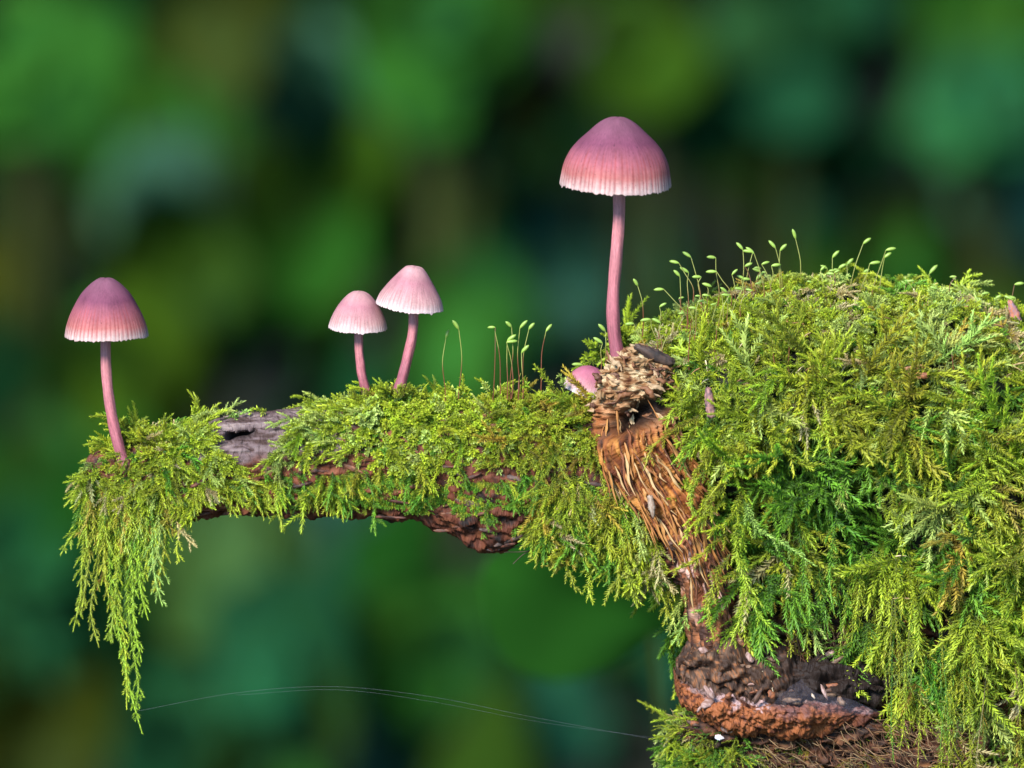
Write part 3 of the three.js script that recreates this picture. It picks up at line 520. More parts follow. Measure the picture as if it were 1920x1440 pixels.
  // fronds that hang over the dark recess and frame the broken wood
  for (const [pts, key] of [
    [[[1392, 905, 140], [1378, 960, 165], [1350, 990, 178], [1300, 1000, 176]], 'lime'], [[[1392, 930, 145], [1380, 1010, 170], [1395, 1080, 168], [1440, 1150, 150]], 'lime'], [[[1395, 940, 145], [1420, 990, 170], [1470, 1020, 172], [1530, 1062, 150]], 'pale'],
    [[[1400, 960, 148], [1390, 1050, 160], [1410, 1130, 150], [1455, 1190, 130]], 'lime'], [[[1370, 990, 150], [1330, 1030, 165], [1290, 1060, 160], [1250, 1075, 150]], 'olive'], [[[1390, 1060, 150], [1350, 1100, 155], [1320, 1130, 145]], 'lime'],
    [[[1310, 780, 150], [1268, 806, 190], [1226, 836, 190], [1208, 880, 180]], 'olive'], [[[1345, 770, 160], [1320, 810, 185], [1290, 850, 188], [1276, 880, 184]], 'green'], [[[1410, 790, 160], [1390, 850, 185], [1355, 900, 190], [1325, 940, 182]], 'lime'],
    [[[1440, 850, 160], [1400, 850, 185], [1360, 840, 190], [1330, 835, 186]], 'olive'], [[[1290, 700, 130], [1275, 740, 150], [1282, 775, 156]], 'olive'], [[[1570, 960, 150], [1560, 1040, 160], [1558, 1100, 150], [1566, 1150, 140]], 'green'], [[[1500, 1000, 150], [1508, 1070, 160], [1518, 1130, 152], [1520, 1170, 140]], 'green'],
    [[[1640, 930, 150], [1680, 980, 165], [1695, 1040, 155]], 'lime'], [[[1800, 860, 170], [1836, 930, 180], [1850, 1010, 176], [1856, 1100, 160]], 'lime'], [[[1770, 900, 160], [1752, 980, 180], [1744, 1050, 170], [1740, 1090, 160]], 'pale'], [[[1850, 940, 170], [1880, 980, 180], [1900, 1000, 176]], 'lime'], [[[1845, 930, 170], [1810, 960, 182], [1786, 1000, 178]], 'lime'],
    [[[1352, 790, 150], [1326, 820, 182], [1290, 838, 190], [1262, 868, 186]], 'lime'], [[[1362, 930, 150], [1336, 960, 184], [1300, 985, 186], [1276, 1020, 176]], 'lime'], [[[1345, 860, 150], [1316, 890, 186], [1296, 930, 186], [1300, 968, 178]], 'olive'], [[[1320, 720, 130], [1290, 752, 160], [1262, 770, 164], [1250, 800, 160]], 'lime'], [[[1150, 760, 60], [1140, 730, 70], [1126, 712, 66]], 'lime'], [[[1140, 770, 70], [1122, 744, 74], [1104, 738, 66]], 'olive'], [[[1156, 740, 60], [1146, 700, 50], [1136, 684, 30]], 'lime'], [[[1330, 690, 120], [1300, 712, 150], [1284, 742, 158]], 'lime'], [[[1350, 820, 150], [1322, 860, 180], [1300, 900, 186], [1290, 934, 180]], 'lime'], [[[1380, 870, 150], [1350, 920, 182], [1322, 962, 184], [1316, 996, 176]], 'olive'], [[[1130, 800, 70], [1120, 850, 100], [1130, 900, 110], [1140, 930, 104]], 'olive'], [[[1340, 900, 140], [1318, 950, 172], [1284, 985, 176]], 'lime'], [[[1370, 1040, 150], [1344, 1080, 164], [1330, 1150, 150], [1340, 1200, 130]], 'olive'], [[[1400, 1080, 150], [1392, 1150, 156], [1372, 1210, 130]], 'lime'],
    [[[1700, 800, 170], [1690, 830, 186], [1672, 835, 184]], 'pale'], [[[1580, 890, 160], [1580, 930, 176], [1576, 950, 172]], 'pale']])
    strand(cushion, pts, { col: MOSS[key], leaf: 11, wide: 0.3, step: 1.2, open: 0.85, every: 20, sideLen: 30 }, Math.round(pts[0][0] * 7 + pts[0][1]));
  bed.done();
}

// ---- moss along the branch, its hanging tip and the joint
const BARE = [[360, 800], [380, 770], [585, 740], [585, 780], [560, 806], [520, 838], [530, 876], [430, 876], [405, 838]];
const branchMoss = thing('branch_moss', 'short bright green moss carpet along the middle of the branch', 'moss', Q(760, 790, 0));
const tipMoss = thing('hanging_moss', 'long moss beard hanging from the left tip of the branch', 'moss', Q(250, 890, 0));
const jointMoss = thing('drooping_moss', 'olive moss drooping under the joint of branch and stump', 'moss', Q(1130, 930, 40));
{
  const beds = { b: mossBed(branchMoss), t: mossBed(tipMoss), j: mossBed(jointMoss) }; const left = { b: 45, t: 30, j: 26 };
  for (let k = 0; k < 10400; k++) {
    const extra = k >= 8600, col = extra ? rr(620, 1010) : rr(160, 1240), f = extra ? rr(-0.22, 0.04) * Math.PI : R() < 0.84 ? rr(-0.24, 0.6) * Math.PI : rr(0.5, 0.95) * Math.PI, p = branchPoint(col, f, false), [px, py] = scr(p), sy = Math.sin(f), sx = Math.cos(f);
    const q = branchPoint(col, f + 0.05, false), n = V(0, q.z - p.z, -(q.y - p.y)); n.set(0, sy * 0.9, sx).normalize();
    let dens = 0, which = 'b', key, type, s = 1, d = V();
    if (px < 468) {
      which = 't'; dens = 0.95;
      const edge = px > 366 ? 812 + (px - 366) * 0.76 : 0; if (sx > 0 && py < edge) dens = 0;
      if (sx < 0 && px > 372) dens = sy < 0.9 ? 0.35 : 0;
      if (px > 200 && px < 262 && py > 836 && py < 905) dens = 0.35; if (px < 206 && py < 882) dens = 0.05;
      if (py > 946 - 26 * sstep(px, 315, 380) && px > 315) dens = 0; if (px > 350 && py > 880) s = 0.6;
      if (((px - 172) / 18) ** 2 + ((py - 937) / 18) ** 2 < 1) dens = 0;
      key = choose(px > 330 && py < 880 ? { pale: 3, lime: 4 } : { lime: 5, olive: 3, straw: 0.5, pale: 0.6, green: 0.5 }); type = R() < (py > 880 ? 0.4 : 0.1) ? 'shoot' : 'tuft'; s = rr(0.5, 0.85);
      d.set(rr(-0.5, 0.7) + (px - 300) / 300, -rr(0.1, 0.9) + sy * 0.4, 0).addScaledVector(n, rr(0.4, 0.9));
    } else if (px < 1240) {
      if (px > 1010 && py > 880) which = 'j';
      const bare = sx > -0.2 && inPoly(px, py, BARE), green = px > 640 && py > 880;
      const gap = 872 + 8 * Math.sin(px / 60);
      if (bare) dens = 0; else if (sx < 0) dens = px < 560 ? (sy < 0.9 && sy > 0.3 ? 0.35 : 0) : sy > 0.3 ? 0.7 : 0;
      else if (py < gap - 6) dens = 1; else if (py < gap + 12) dens = 0.12; else if (py < (px > 640 ? 950 : 910) + 14 * Math.sin(px / 23) + 8 * Math.sin(px / 9)) dens = 0.95; else dens = px > 990 ? 0.6 : 0.02;
      if (px > 560 && px < 700 && py > 825 && py < 865) dens *= 0.5;
      if (px > 1080 && px < 1240 && inPoly(px, py, WOOD_POLY)) dens = 0;
      if (which === 'j' && px > 1130 && py > 900 && py < 1000 && R() < 0.5) dens = 0;
      const l = 1 - sstep(px, 640, 740);
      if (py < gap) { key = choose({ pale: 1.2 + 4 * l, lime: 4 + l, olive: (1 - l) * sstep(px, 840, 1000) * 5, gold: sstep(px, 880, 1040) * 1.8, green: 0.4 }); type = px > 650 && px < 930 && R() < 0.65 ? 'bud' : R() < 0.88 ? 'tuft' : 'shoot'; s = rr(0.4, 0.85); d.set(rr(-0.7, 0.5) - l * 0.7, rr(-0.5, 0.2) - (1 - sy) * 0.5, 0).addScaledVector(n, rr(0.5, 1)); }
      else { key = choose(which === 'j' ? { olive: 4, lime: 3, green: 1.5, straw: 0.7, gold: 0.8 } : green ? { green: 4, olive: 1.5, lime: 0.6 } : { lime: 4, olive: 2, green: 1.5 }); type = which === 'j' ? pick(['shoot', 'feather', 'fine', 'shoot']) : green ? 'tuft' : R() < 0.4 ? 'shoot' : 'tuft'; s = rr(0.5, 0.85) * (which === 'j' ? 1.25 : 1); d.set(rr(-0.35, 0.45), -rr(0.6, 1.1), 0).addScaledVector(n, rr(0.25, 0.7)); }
      if (green && which === 'b') s *= 0.8;
    }
    const lump = clamp(fbm(px / 34, py / 30, 5, 2) * 3, 0, 1) * (py < 872 ? 1 : 0.3); s *= 1 + 0.35 * lump;
    if (R() > dens) continue;
    p.addScaledVector(n, lump * 20 * U);
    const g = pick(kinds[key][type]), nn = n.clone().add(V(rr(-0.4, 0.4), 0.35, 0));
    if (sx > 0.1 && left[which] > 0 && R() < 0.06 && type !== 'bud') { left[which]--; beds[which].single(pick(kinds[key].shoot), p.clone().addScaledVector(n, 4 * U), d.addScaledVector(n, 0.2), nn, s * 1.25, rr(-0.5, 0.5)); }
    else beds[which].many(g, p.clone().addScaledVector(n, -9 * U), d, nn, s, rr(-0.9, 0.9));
  }
  // the beard: strands with their own course
  const beard = [
    [[160, 940, 40], [152, 1050, 50], [148, 1120, 48], [134, 1185, 42]], [[190, 930, 60], [182, 1060, 74], [168, 1150, 70], [182, 1214, 62]], [[206, 930, 66], [204, 1080, 84], [222, 1200, 76], [240, 1295, 66], [262, 1376, 58]], [[216, 960, 70], [216, 1090, 80], [232, 1220, 74], [234, 1330, 64]],
    [[232, 960, 76], [216, 1100, 86], [206, 1180, 78], [200, 1200, 70]], [[260, 950, 80], [258, 1050, 92], [262, 1110, 84], [274, 1160, 76]], [[288, 940, 80], [284, 1030, 92], [290, 1090, 86], [302, 1136, 80]], [[322, 930, 78], [332, 985, 92], [348, 1008, 92], [366, 1026, 88]],
    [[162, 955, 40], [146, 990, 56], [126, 1015, 58], [112, 1040, 54]], [[305, 930, 78], [306, 1030, 88], [296, 1080, 82], [286, 1110, 76]], [[240, 940, 80], [246, 1080, 92], [250, 1180, 84], [262, 1240, 76]], [[180, 940, 54], [166, 1040, 70], [156, 1110, 66], [150, 1150, 60]],
    [[272, 940, 74], [276, 1010, 84], [270, 1070, 80], [258, 1100, 74]], [[340, 930, 70], [338, 980, 84], [330, 1030, 84], [334, 1052, 80]], [[200, 920, 70], [194, 1000, 88], [196, 1090, 86], [214, 1170, 80]], [[224, 1000, 60], [236, 1110, 66], [244, 1200, 62], [256, 1290, 58], [250, 1330, 56]], [[252, 930, 50], [240, 1040, 56], [232, 1140, 50], [240, 1180, 46]]];
  beard.forEach((pts, i) => strand(tipMoss, pts, { col: MOSS[['lime', 'olive', 'lime', 'lime', 'olive', 'lime', 'pale', 'straw', 'lime', 'olive'][i % 10]], leaf: 9, wide: 0.3, step: 1.05, open: 0.62, every: i === 2 || i === 3 ? 12 : 15, sideLen: i === 2 || i === 3 ? 22 : 30 }, 300 + i));
  for (let k = 0; k < 90; k++) { const x = rr(155, 335), y = rr(890, 965), l = rr(50, 150) * (x > 300 ? 0.6 : 1), z = rr(50, 86); strand(tipMoss, [[x, y, z], [x + rr(-14, 14), y + l * 0.5, z + 14], [x + rr(-22, 26), y + l, z + rr(-4, 14)]], { col: MOSS[pick(['lime', 'olive', 'lime', 'pale', 'green', 'gold'])], leaf: 9, wide: 0.3, step: 1.15, open: 0.65, every: 16, sideLen: 24 }, 400 + k); }
  for (const pts of [[[1020, 960, 80], [1040, 1030, 92], [1066, 1070, 86], [1080, 1110, 80]], [[1050, 950, 84], [1050, 1010, 96], [1070, 1030, 96], [1094, 1046, 92]], [[1100, 980, 80], [1112, 1050, 86], [1104, 1100, 82], [1112, 1134, 78]], [[1170, 900, 110], [1176, 980, 124], [1166, 1040, 118], [1160, 1064, 112]], [[1190, 900, 112], [1196, 1000, 128], [1210, 1050, 120]], [[1160, 920, 108], [1150, 970, 120], [1126, 985, 120]], [[1210, 950, 110], [1204, 1010, 118], [1192, 1066, 112], [1176, 1082, 108]], [[1090, 890, 100], [1096, 940, 112], [1110, 968, 110]], [[1225, 980, 100], [1236, 1040, 104], [1246, 1080, 98]], [[1010, 930, 90], [1006, 980, 98], [1020, 1020, 96]], [[1040, 900, 100], [1036, 960, 112], [1030, 1010, 104], [1046, 1050, 98]], [[1130, 1000, 70], [1136, 1050, 76], [1132, 1090, 70]], [[1260, 1090, 60], [1250, 1130, 66], [1252, 1170, 60]], [[1290, 1110, 70], [1268, 1150, 74], [1256, 1190, 66]], [[1300, 1130, 70], [1280, 1180, 74], [1262, 1210, 60]]])
    strand(jointMoss, pts, { col: MOSS[pick(['lime', 'olive', 'olive', 'lime', 'pale'])], leaf: 9.5, wide: 0.3, step: 1.3, open: 0.8, every: 15, sideLen: 32 }, Math.round(pts[0][0] * 3 + pts[1][1]));
  // a shoot reaching towards the camera, out of focus
  for (const pts of [[[1046, 852, 240], [1030, 880, 300], [1004, 912, 330], [982, 930, 330]], [[1040, 850, 250], [1058, 890, 300], [1074, 914, 320]], [[1044, 856, 240], [1020, 830, 300], [1004, 808, 320]], [[1045, 855, 240], [1060, 836, 280], [1070, 820, 290]], [[1060, 880, 110], [1052, 866, 180], [1045, 852, 250]]])
    strand(jointMoss, pts, { col: MOSS.lime, leaf: 6, wide: 0.3, step: 1.5, open: 0.6, every: 22, sideLen: 14 }, Math.round(pts[0][0] + pts[1][0]));
  // erect little fronds on the crest
  for (const [x, y, x2, y2] of [[1040, 735, 1002, 684], [1056, 730, 1050, 702], [862, 742, 868, 704], [732, 745, 742, 712], [916, 735, 905, 716], [985, 728, 982, 712], [420, 785, 470, 768], [500, 772, 470, 766]])
    strand(branchMoss, [[x, y, 20], [(x + x2) / 2 + 3, (y + y2) / 2, 26], [x2, y2, 26]], { col: MOSS[pick(['pale', 'lime'])], leaf: 10, wide: 0.42, step: 1.4, open: 0.9, every: 12, sideLen: 18 }, x * 3);
  for (const [x, y, z, b] of [[236, 884, 62, 't'], [690, 745, 14, 'b'], [747, 736, 50, 'b'], [1163, 694, 60, 'j']]) for (let k = 0; k < 16; k++) {
    const a = rr(-0.4, 3.5), p = Q(x + Math.cos(a) * rr(8, 20), y + rr(-2, 12), z + Math.sin(a) * rr(10, 20)); beds[b].many(pick(kinds[pick(['lime', 'olive', 'gold', 'lime'])].tuft), p, V(Math.cos(a) * 0.5 + rr(-0.4, 0.4), rr(0.2, 1), Math.sin(a) * 0.4), V(0, 0.3, 1), rr(0.35, 0.7), rr(-1, 1)); }
  for (const b of Object.values(beds)) b.done();
}
const baseMoss = thing('base_moss', 'loose green moss low on the left side of the stump under the ledge', 'moss', Q(1300, 1420, -60));
{
  const bed = mossBed(baseMoss);
  for (let k = 0; k < 170; k++) { const x = rr(1268, 1390), y = rr(1345, 1460), z = rr(-60, 50) + (x - 1268) * 0.4; bed.many(pick(kinds[choose({ lime: 3, green: 3, olive: 1, straw: 0.5 })][pick(['shoot', 'fine'])]), Q(x, y, z), V(rr(-0.8, 0.4), rr(-0.9, 0.3), rr(0.1, 0.7)), V(rr(-0.4, 0.2), 0.4, 1), rr(0.5, 0.95), rr(-0.6, 0.6)); }
  for (let k = 0; k < 120; k++) { const x = rr(1380, 1660), y = rr(1370, 1470), z = rr(30, 66); bed.many(pick(kinds[choose({ olive: 2, gold: 2, straw: 0.8, green: 1 })].fine), Q(x, y, z), V(rr(-0.8, 0.8), rr(-0.8, 0.3), rr(0.1, 0.5)), V(0, 0.4, 1), rr(0.3, 0.6), rr(-0.6, 0.6)); }
  strand(baseMoss, [[1300, 1380, -160], [1270, 1362, -230], [1240, 1340, -280], [1200, 1318, -310]], { col: MOSS.lime, leaf: 8, wide: 0.36, step: 1.4, open: 0.9, every: 12, sideLen: 14 }, 77);
  bed.done();
}

// ---- spore stalks
const stalkMat = new THREE.MeshPhysicalMaterial({ name: 'spore_stalk', vertexColors: true, roughness: 0.45 });
function sporeStalk(root, tx, ty, bx, by, z, o = {}) {
  const tip = Q(tx, ty, z), base = Q(bx, by, z), h = base.distanceTo(tip), lean = o.lean ?? (tx < bx ? -1 : 1), nod = o.nod ?? 0.35, f = rngOf(Math.round(tx * 13 + ty));
  const mid = base.clone().lerp(tip, 0.5).add(V(-lean * h * 0.06, 0, rr(-4, 4, f) * U)), nb = tip.clone().add(V(-lean * nod * 18 * U, -10 * U, 0));
  const red = C(0.16, 0.045, 0.018), green = C(0.27, 0.28, 0.06), brown = o.brown ? C(0.16, 0.07, 0.03) : null, deep = base.clone().add(V(rr(-3, 3, f) * U, -26 * U, 0));
  const st = part('spore_stalk', tube([deep, base, mid, nb], (t) => lerp(1.1, 0.7, t) * U, 16, 5, (t) => mixC(red, brown || green, sstep(t, o.red ?? 0.1, 0.75))), stalkMat, root);
  if (o.bare) return;
  const L = (o.size ?? 1) * rr(16, 21, f), dir = V(lean * nod * 1.6, o.droop ?? 0.75, rr(-0.2, 0.2, f)).normalize();
  const B = new MB(), cg = C(0.28, 0.40, 0.06), cd = C(0.21, 0.31, 0.045), X = V().crossVectors(dir, V(0, 0, 1)).normalize(), Z = V().crossVectors(X, dir), prof = [[0, 0.9], [0.08, 1.6], [0.2, 2.8], [0.36, 3.5], [0.6, 3.6], [0.78, 3.1], [0.88, 2.2], [0.92, 1.5], [0.97, 1.0], [1, 0.3]];
  prof.forEach(([t, r]) => { for (let k = 0; k < 10; k++) { const a = k / 10 * Math.PI * 2; B.v(nb.clone().addScaledVector(dir, t * L * U).addScaledVector(X, Math.cos(a) * r * (o.size ?? 1) * 0.92 * U + lean * t * t * 2 * U).addScaledVector(Z, Math.sin(a) * r * (o.size ?? 1) * 0.92 * U), mixC(cg, cd, t)); } });
  for (let i = 0; i < prof.length - 1; i++) for (let k = 0; k < 10; k++) { const q = i * 10 + k, r = i * 10 + (k + 1) % 10; B.i.push(q, r, q + 10, r, r + 10, q + 10); }
  part('capsule', B.geo(), stalkMat, st);
}
for (const [tx, ty, bx, by, z, o] of [
  [1228, 533, 1286, 590, 20, { nod: 0.9, droop: 0.1 }], [1258, 484, 1299, 540, 0, { nod: 0.8, droop: 0.4 }], [1284, 473, 1312, 545, -20, { nod: 0.6 }], [1327, 474, 1348, 548, -60, { nod: 0.8, droop: 0.3 }], [1327, 500, 1371, 550, -40, { nod: 0.9, droop: 0.1 }], [1386, 459, 1391, 545, -90, {}], [1400, 463, 1397, 540, -80, { nod: 0.6, droop: 0.2, lean: -1 }], [1404, 466, 1432, 545, -80, { nod: 0.5 }],
  [1447, 456, 1466, 545, -100, {}], [1468, 461, 1462, 540, -100, {}], [1460, 489, 1444, 540, -90, { nod: 0.8, droop: 0.3 }], [1489, 439, 1498, 545, -110, { nod: 0.1 }], [1378, 506, 1378, 550, -60, { size: 0.8 }], [1544, 498, 1542, 545, -130, { size: 0.8 }], [1566, 474, 1562, 545, -140, {}], [1582, 494, 1569, 545, -120, { nod: 0.6 }], [1593, 488, 1590, 545, -180, { size: 1 }],
  [1626, 448, 1592, 548, -130, { nod: 0.5 }], [1644, 485, 1612, 545, -130, { nod: 0.8, droop: 0.3 }], [1674, 460, 1635, 545, -130, { nod: 0.8, droop: 0.4 }], [1666, 474, 1648, 545, -120, { nod: 0.5 }], [1748, 504, 1736, 560, -240, { size: 1.1 }], [1785, 516, 1796, 575, -190, { size: 0.7, brown: 1 }], [1781, 545, 1800, 580, -190, { nod: 0.9, droop: 0.2, size: 1.1 }], [1917, 524, 1884, 590, -160, { nod: 0.9, droop: 0.4, brown: 1 }],
  [1424, 515, 1420, 548, -150, { size: 1.1 }], [1490, 519, 1486, 548, -200, { size: 1.3, nod: 0.7 }], [1268, 509, 1276, 560, 0, {}], [1280, 502, 1290, 555, -10, { nod: 0.6 }], [1300, 510, 1312, 552, -20, { nod: 0.8, droop: 0.2 }], [1332, 522, 1326, 560, -30, { nod: 0.9, droop: -0.3, lean: 1 }],
  [1192, 527, 1206, 605, 40, { nod: 0.2, red: 0.5 }], [1172, 597, 1210, 650, 70, { nod: 0.9, droop: 0.1 }], [1204, 589, 1232, 640, 50, { nod: 0.9, droop: 0 }], [1226, 596, 1240, 640, 60, { nod: 0.7 }], [1247, 566, 1236, 610, 50, { nod: 0.6, size: 0.8 }], [1129, 612, 1136, 668, -60, { size: 1.1 }], [1119, 634, 1128, 680, -70, { nod: 0.6, size: 1.1 }], [1078, 674, 1100, 712, -80, { nod: 0.8, droop: 0.2 }],
  [1258, 620, 1240, 660, 80, { bare: 1 }]]) sporeStalk(cushion, tx, ty, bx, by, z, o);
for (let k = 0; k < 46; k++) { const x = k < 14 ? rr(1262, 1400) : rr(1380, 1890), y = (k < 14 ? lerp(572, 508, (x - 1262) / 138) : lerp(500, 545, (x - 1380) / 510)) + rr(-26, 22), h = rr(40, 70); sporeStalk(cushion, x + rr(-12, 12), y, x, y + h, k < 14 ? rr(-40, 30) : rr(-190, -70), { size: rr(0.6, 0.95), nod: rr(0.2, 0.9), droop: rr(0, 0.7), lean: R() < 0.6 ? -1 : 1, brown: R() < 0.25 }); }
for (let k = 0; k < 26; k++) { const x = rr(1275, 1560), y = rr(545, 620), h = rr(40, 70); sporeStalk(cushion, x + rr(-8, 8), y, x, y + h, -30 + (y - 545) * 1.4, { bare: 1, red: 0.9 }); }
for (let k = 0; k < 14; k++) { const x = rr(1440, 1800), y = rr(600, 780), h = rr(50, 90); sporeStalk(cushion, x + rr(-12, 12), y, x + rr(-8, 8), y + h, 140, { bare: 1, red: 0.9 }); }
for (const [tx, ty, bx, by, z, o] of [
  [838, 624, 835, 735, 20, { nod: 0.1, red: 0.55, size: 0.85 }], [856, 608, 860, 738, 25, { nod: 0.25, red: 0.55, size: 1.1 }], [916, 604, 926, 725, 10, { nod: 0.7, droop: 0.1, red: 0.6, brown: 1, size: 0.8 }], [922, 612, 938, 722, 14, { bare: 1, red: 0.8 }], [953, 604, 956, 722, 20, { red: 0.6, lean: -1 }], [981, 606, 974, 722, 16, { red: 0.6 }], [997, 608, 980, 722, 10, { red: 0.6, nod: 0.3 }],
  [960, 630, 952, 722, 30, { red: 0.5, nod: 0.5, size: 1.1 }], [966, 632, 962, 722, 32, { red: 0.5, nod: 0.9, droop: 0.3, lean: 1 }], [984, 652, 982, 725, 28, { red: 0.4, size: 1.1 }], [1029, 612, 1015, 710, 10, { red: 0.9, nod: 0.3, size: 0.9 }], [970, 690, 972, 730, 24, { bare: 1, red: 0.8 }]]) sporeStalk(branchMoss, tx, ty, bx, by, z, o);

{ // dead straw-coloured bits caught in the cushion
  const B = new MB(), f = rngOf(8181), cs = [C(0.42, 0.27, 0.12), C(0.30, 0.14, 0.05), C(0.55, 0.42, 0.24), C(0.16, 0.07, 0.03)];
  for (let k = 0; k < 110; k++) { const row = f() < 0.55 ? rr(560, 720, f) : rr(700, 1300, f), a = rr(0.15, 0.85, f) * Math.PI, p = trunkPoint(row, a, false), [px, py] = scr(p); if (inPoly(px, py, WOOD_POLY) || (py > 1150 && px < 1640)) continue; const c = cs[Math.floor(f() * 4)], d = V(rr(-1, 1, f), rr(-0.7, 0.5, f), rr(0, 0.3, f)).normalize(), l = rr(14, 38, f) * U; p.add(V(Math.cos(a), 0.5, Math.sin(a)).multiplyScalar(rr(14, 30, f) * U)); tube([p, p.clone().addScaledVector(d, l * 0.5).add(V(0, 2 * U, 2 * U)), p.clone().addScaledVector(d, l)], (t) => (1.6 - t) * rr(0.7, 1.2, f) * U, 7, 5, () => c, B); }
  const m = part('litter', B.geo(), chipMat, cushion, 'dead straw-coloured bits caught in the moss'); m.userData.kind = 'stuff';
}
// ------------------------------------------------------------------ mushrooms
const CAPC = { pink: [C(0.165, 0.062, 0.09), C(0.145, 0.040, 0.068), C(0.27, 0.078, 0.092), C(0.35, 0.115, 0.10), C(0.45, 0.31, 0.275)], young: [C(0.30, 0.085, 0.13), C(0.36, 0.115, 0.15), C(0.44, 0.20, 0.21), C(0.52, 0.34, 0.33), C(0.58, 0.46, 0.43)], pale: [C(0.42, 0.22, 0.21), C(0.33, 0.135, 0.15), C(0.39, 0.185, 0.185), C(0.45, 0.25, 0.23), C(0.53, 0.39, 0.36)] };
function mushroom(label, o) {
  const base = Q(...o.stem[o.stem.length - 1], o.z), g = thing('mushroom', label, 'mushroom', base), f = rngOf(o.seed), pal = CAPC[o.pal];
  const top = Q(o.apex[0], o.apex[1], o.z), prof = o.prof, Hh = prof[prof.length - 1][0];
  const tilt = new THREE.Quaternion().setFromEuler(new THREE.Euler(o.tiltX || 0, 0, o.tiltZ || 0));
  const nR = o.ribs, profAt = (t) => { const h = t * Hh; return interp(prof, h, 1); };
  const wob = Array.from({ length: 6 }, () => [rr(0, 6.28, f), rr(0.4, 1, f)]);
  const ribSeed = rr(0, 50, f);
  const capPt = (t, a, inner) => {
    const rimT = sstep(t, 0.5, 1), rib = Math.cos(a * nR + 3.2 * N3(Math.cos(a) * 5, Math.sin(a) * 5, ribSeed)) * (0.75 + 0.9 * N3(Math.cos(a) * 11, Math.sin(a) * 11, ribSeed + 7));
    let r = profAt(t), h = t * Hh;
    r *= 1 + 0.02 * Math.sin(a + wob[3][0]) * t + 0.02 * Math.sin(a * 2 + wob[0][0]) + 0.012 * Math.sin(a * 3 + wob[1][0]) * rimT + 0.0062 * rib * rimT * (0.6 + 0.4 * N3(a * 3, t, ribSeed));
    if (t > 0.985) h += (1.2 * rib + 3.4 * N3(Math.cos(a) * 9, Math.sin(a) * 9, ribSeed + 4) + 1.2 * N3(Math.cos(a) * 26, Math.sin(a) * 26, ribSeed)) * o.k;
    h += Math.sin(a * 2 + wob[2][0]) * 1.5 * rimT * o.k + 0.8 * N3(Math.cos(a) * 2, Math.sin(a) * 2, t * 3 + ribSeed) * o.k;
    if (inner) { r -= inner * o.k; }
    return V(Math.cos(a) * r, -h, Math.sin(a) * r).multiplyScalar(U).applyQuaternion(tilt).add(top);
  };
  const nt = 80, na = 440, B = new MB();
  const colAt = (t, a) => {
    const s = t * 4 + 0.18 * N3(Math.cos(a) * 2, Math.sin(a) * 2, t * 4 + ribSeed), q = [0, 0.34, 0.58, 0.78, 0.96].map((x) => x), k = (() => { for (let i = 1; i < 5; i++) if (t <= q[i]) return i - 1 + (t - q[i - 1]) / (q[i] - q[i - 1]); return 4; })() + (s - t * 4);
    const i = clamp(Math.floor(k), 0, 3), c = mixC(pal[i], pal[i + 1], k - i), rib = Math.cos(a * nR + 3.2 * N3(Math.cos(a) * 5, Math.sin(a) * 5, ribSeed)) * (0.85 + 0.6 * N3(Math.cos(a) * 11, Math.sin(a) * 11, ribSeed + 7)), groove = sstep(-rib, -0.1, 0.8) * sstep(t + 0.2 * N3(Math.cos(a) * 14, Math.sin(a) * 14, ribSeed), 0.42, 0.62) * (1 - 0.6 * sstep(t, 0.88, 1));
    c.lerp(o.pal === 'pink' ? C(0.24, 0.045, 0.045) : C(0.30, 0.10, 0.10), groove * (o.pal === 'pink' ? 0.6 : 0.36));
    const sp = fbm(Math.cos(a) * 22, Math.sin(a) * 22, t * 30 + ribSeed, 3), st = fbm(Math.cos(a) * 34, Math.sin(a) * 34, t * 3 + ribSeed, 3), bl = fbm(Math.cos(a) * 2.2, Math.sin(a) * 2.2, t * 4 + ribSeed + 20, 3);
    c.multiplyScalar(1 + 0.30 * sp + 0.45 * st * sstep(t, 0.15, 0.5) + 0.35 * bl);
    if (N3(Math.cos(a) * 30, Math.sin(a) * 30, t * 34 + ribSeed) > 0.62) c.multiplyScalar(0.55);
    return c;
  };
  for (let i = 0; i <= nt; i++) for (let j = 0; j < na; j++) { const t = 0.002 + 0.998 * (i / nt), a = j / na * Math.PI * 2; B.v(capPt(t, a), colAt(t, a)); }
  for (let i = nt; i >= 30; i -= 2) for (let j = 0; j < na; j++) { const t = i / nt, a = j / na * Math.PI * 2; B.v(capPt(Math.min(t, 0.984), a, i === nt ? 1.2 : 4).add(V(0, i === nt ? -Hh * 0.012 * U : 0, 0)), C(0.62, 0.42, 0.42)); }
  const rows = B.p.length / 3 / na; for (let i = 0; i < rows - 1; i++) for (let j = 0; j < na; j++) { const q = i * na + j, r = i * na + (j + 1) % na; B.i.push(q, q + na, r, r, q + na, r + na); }
  const cap = part('cap', B.geo(), capMat, g, o.capLabel);
  // gills: thin radial plates under the cap
  const G = new MB(), ng = 64, gc = C(0.62, 0.42, 0.42);
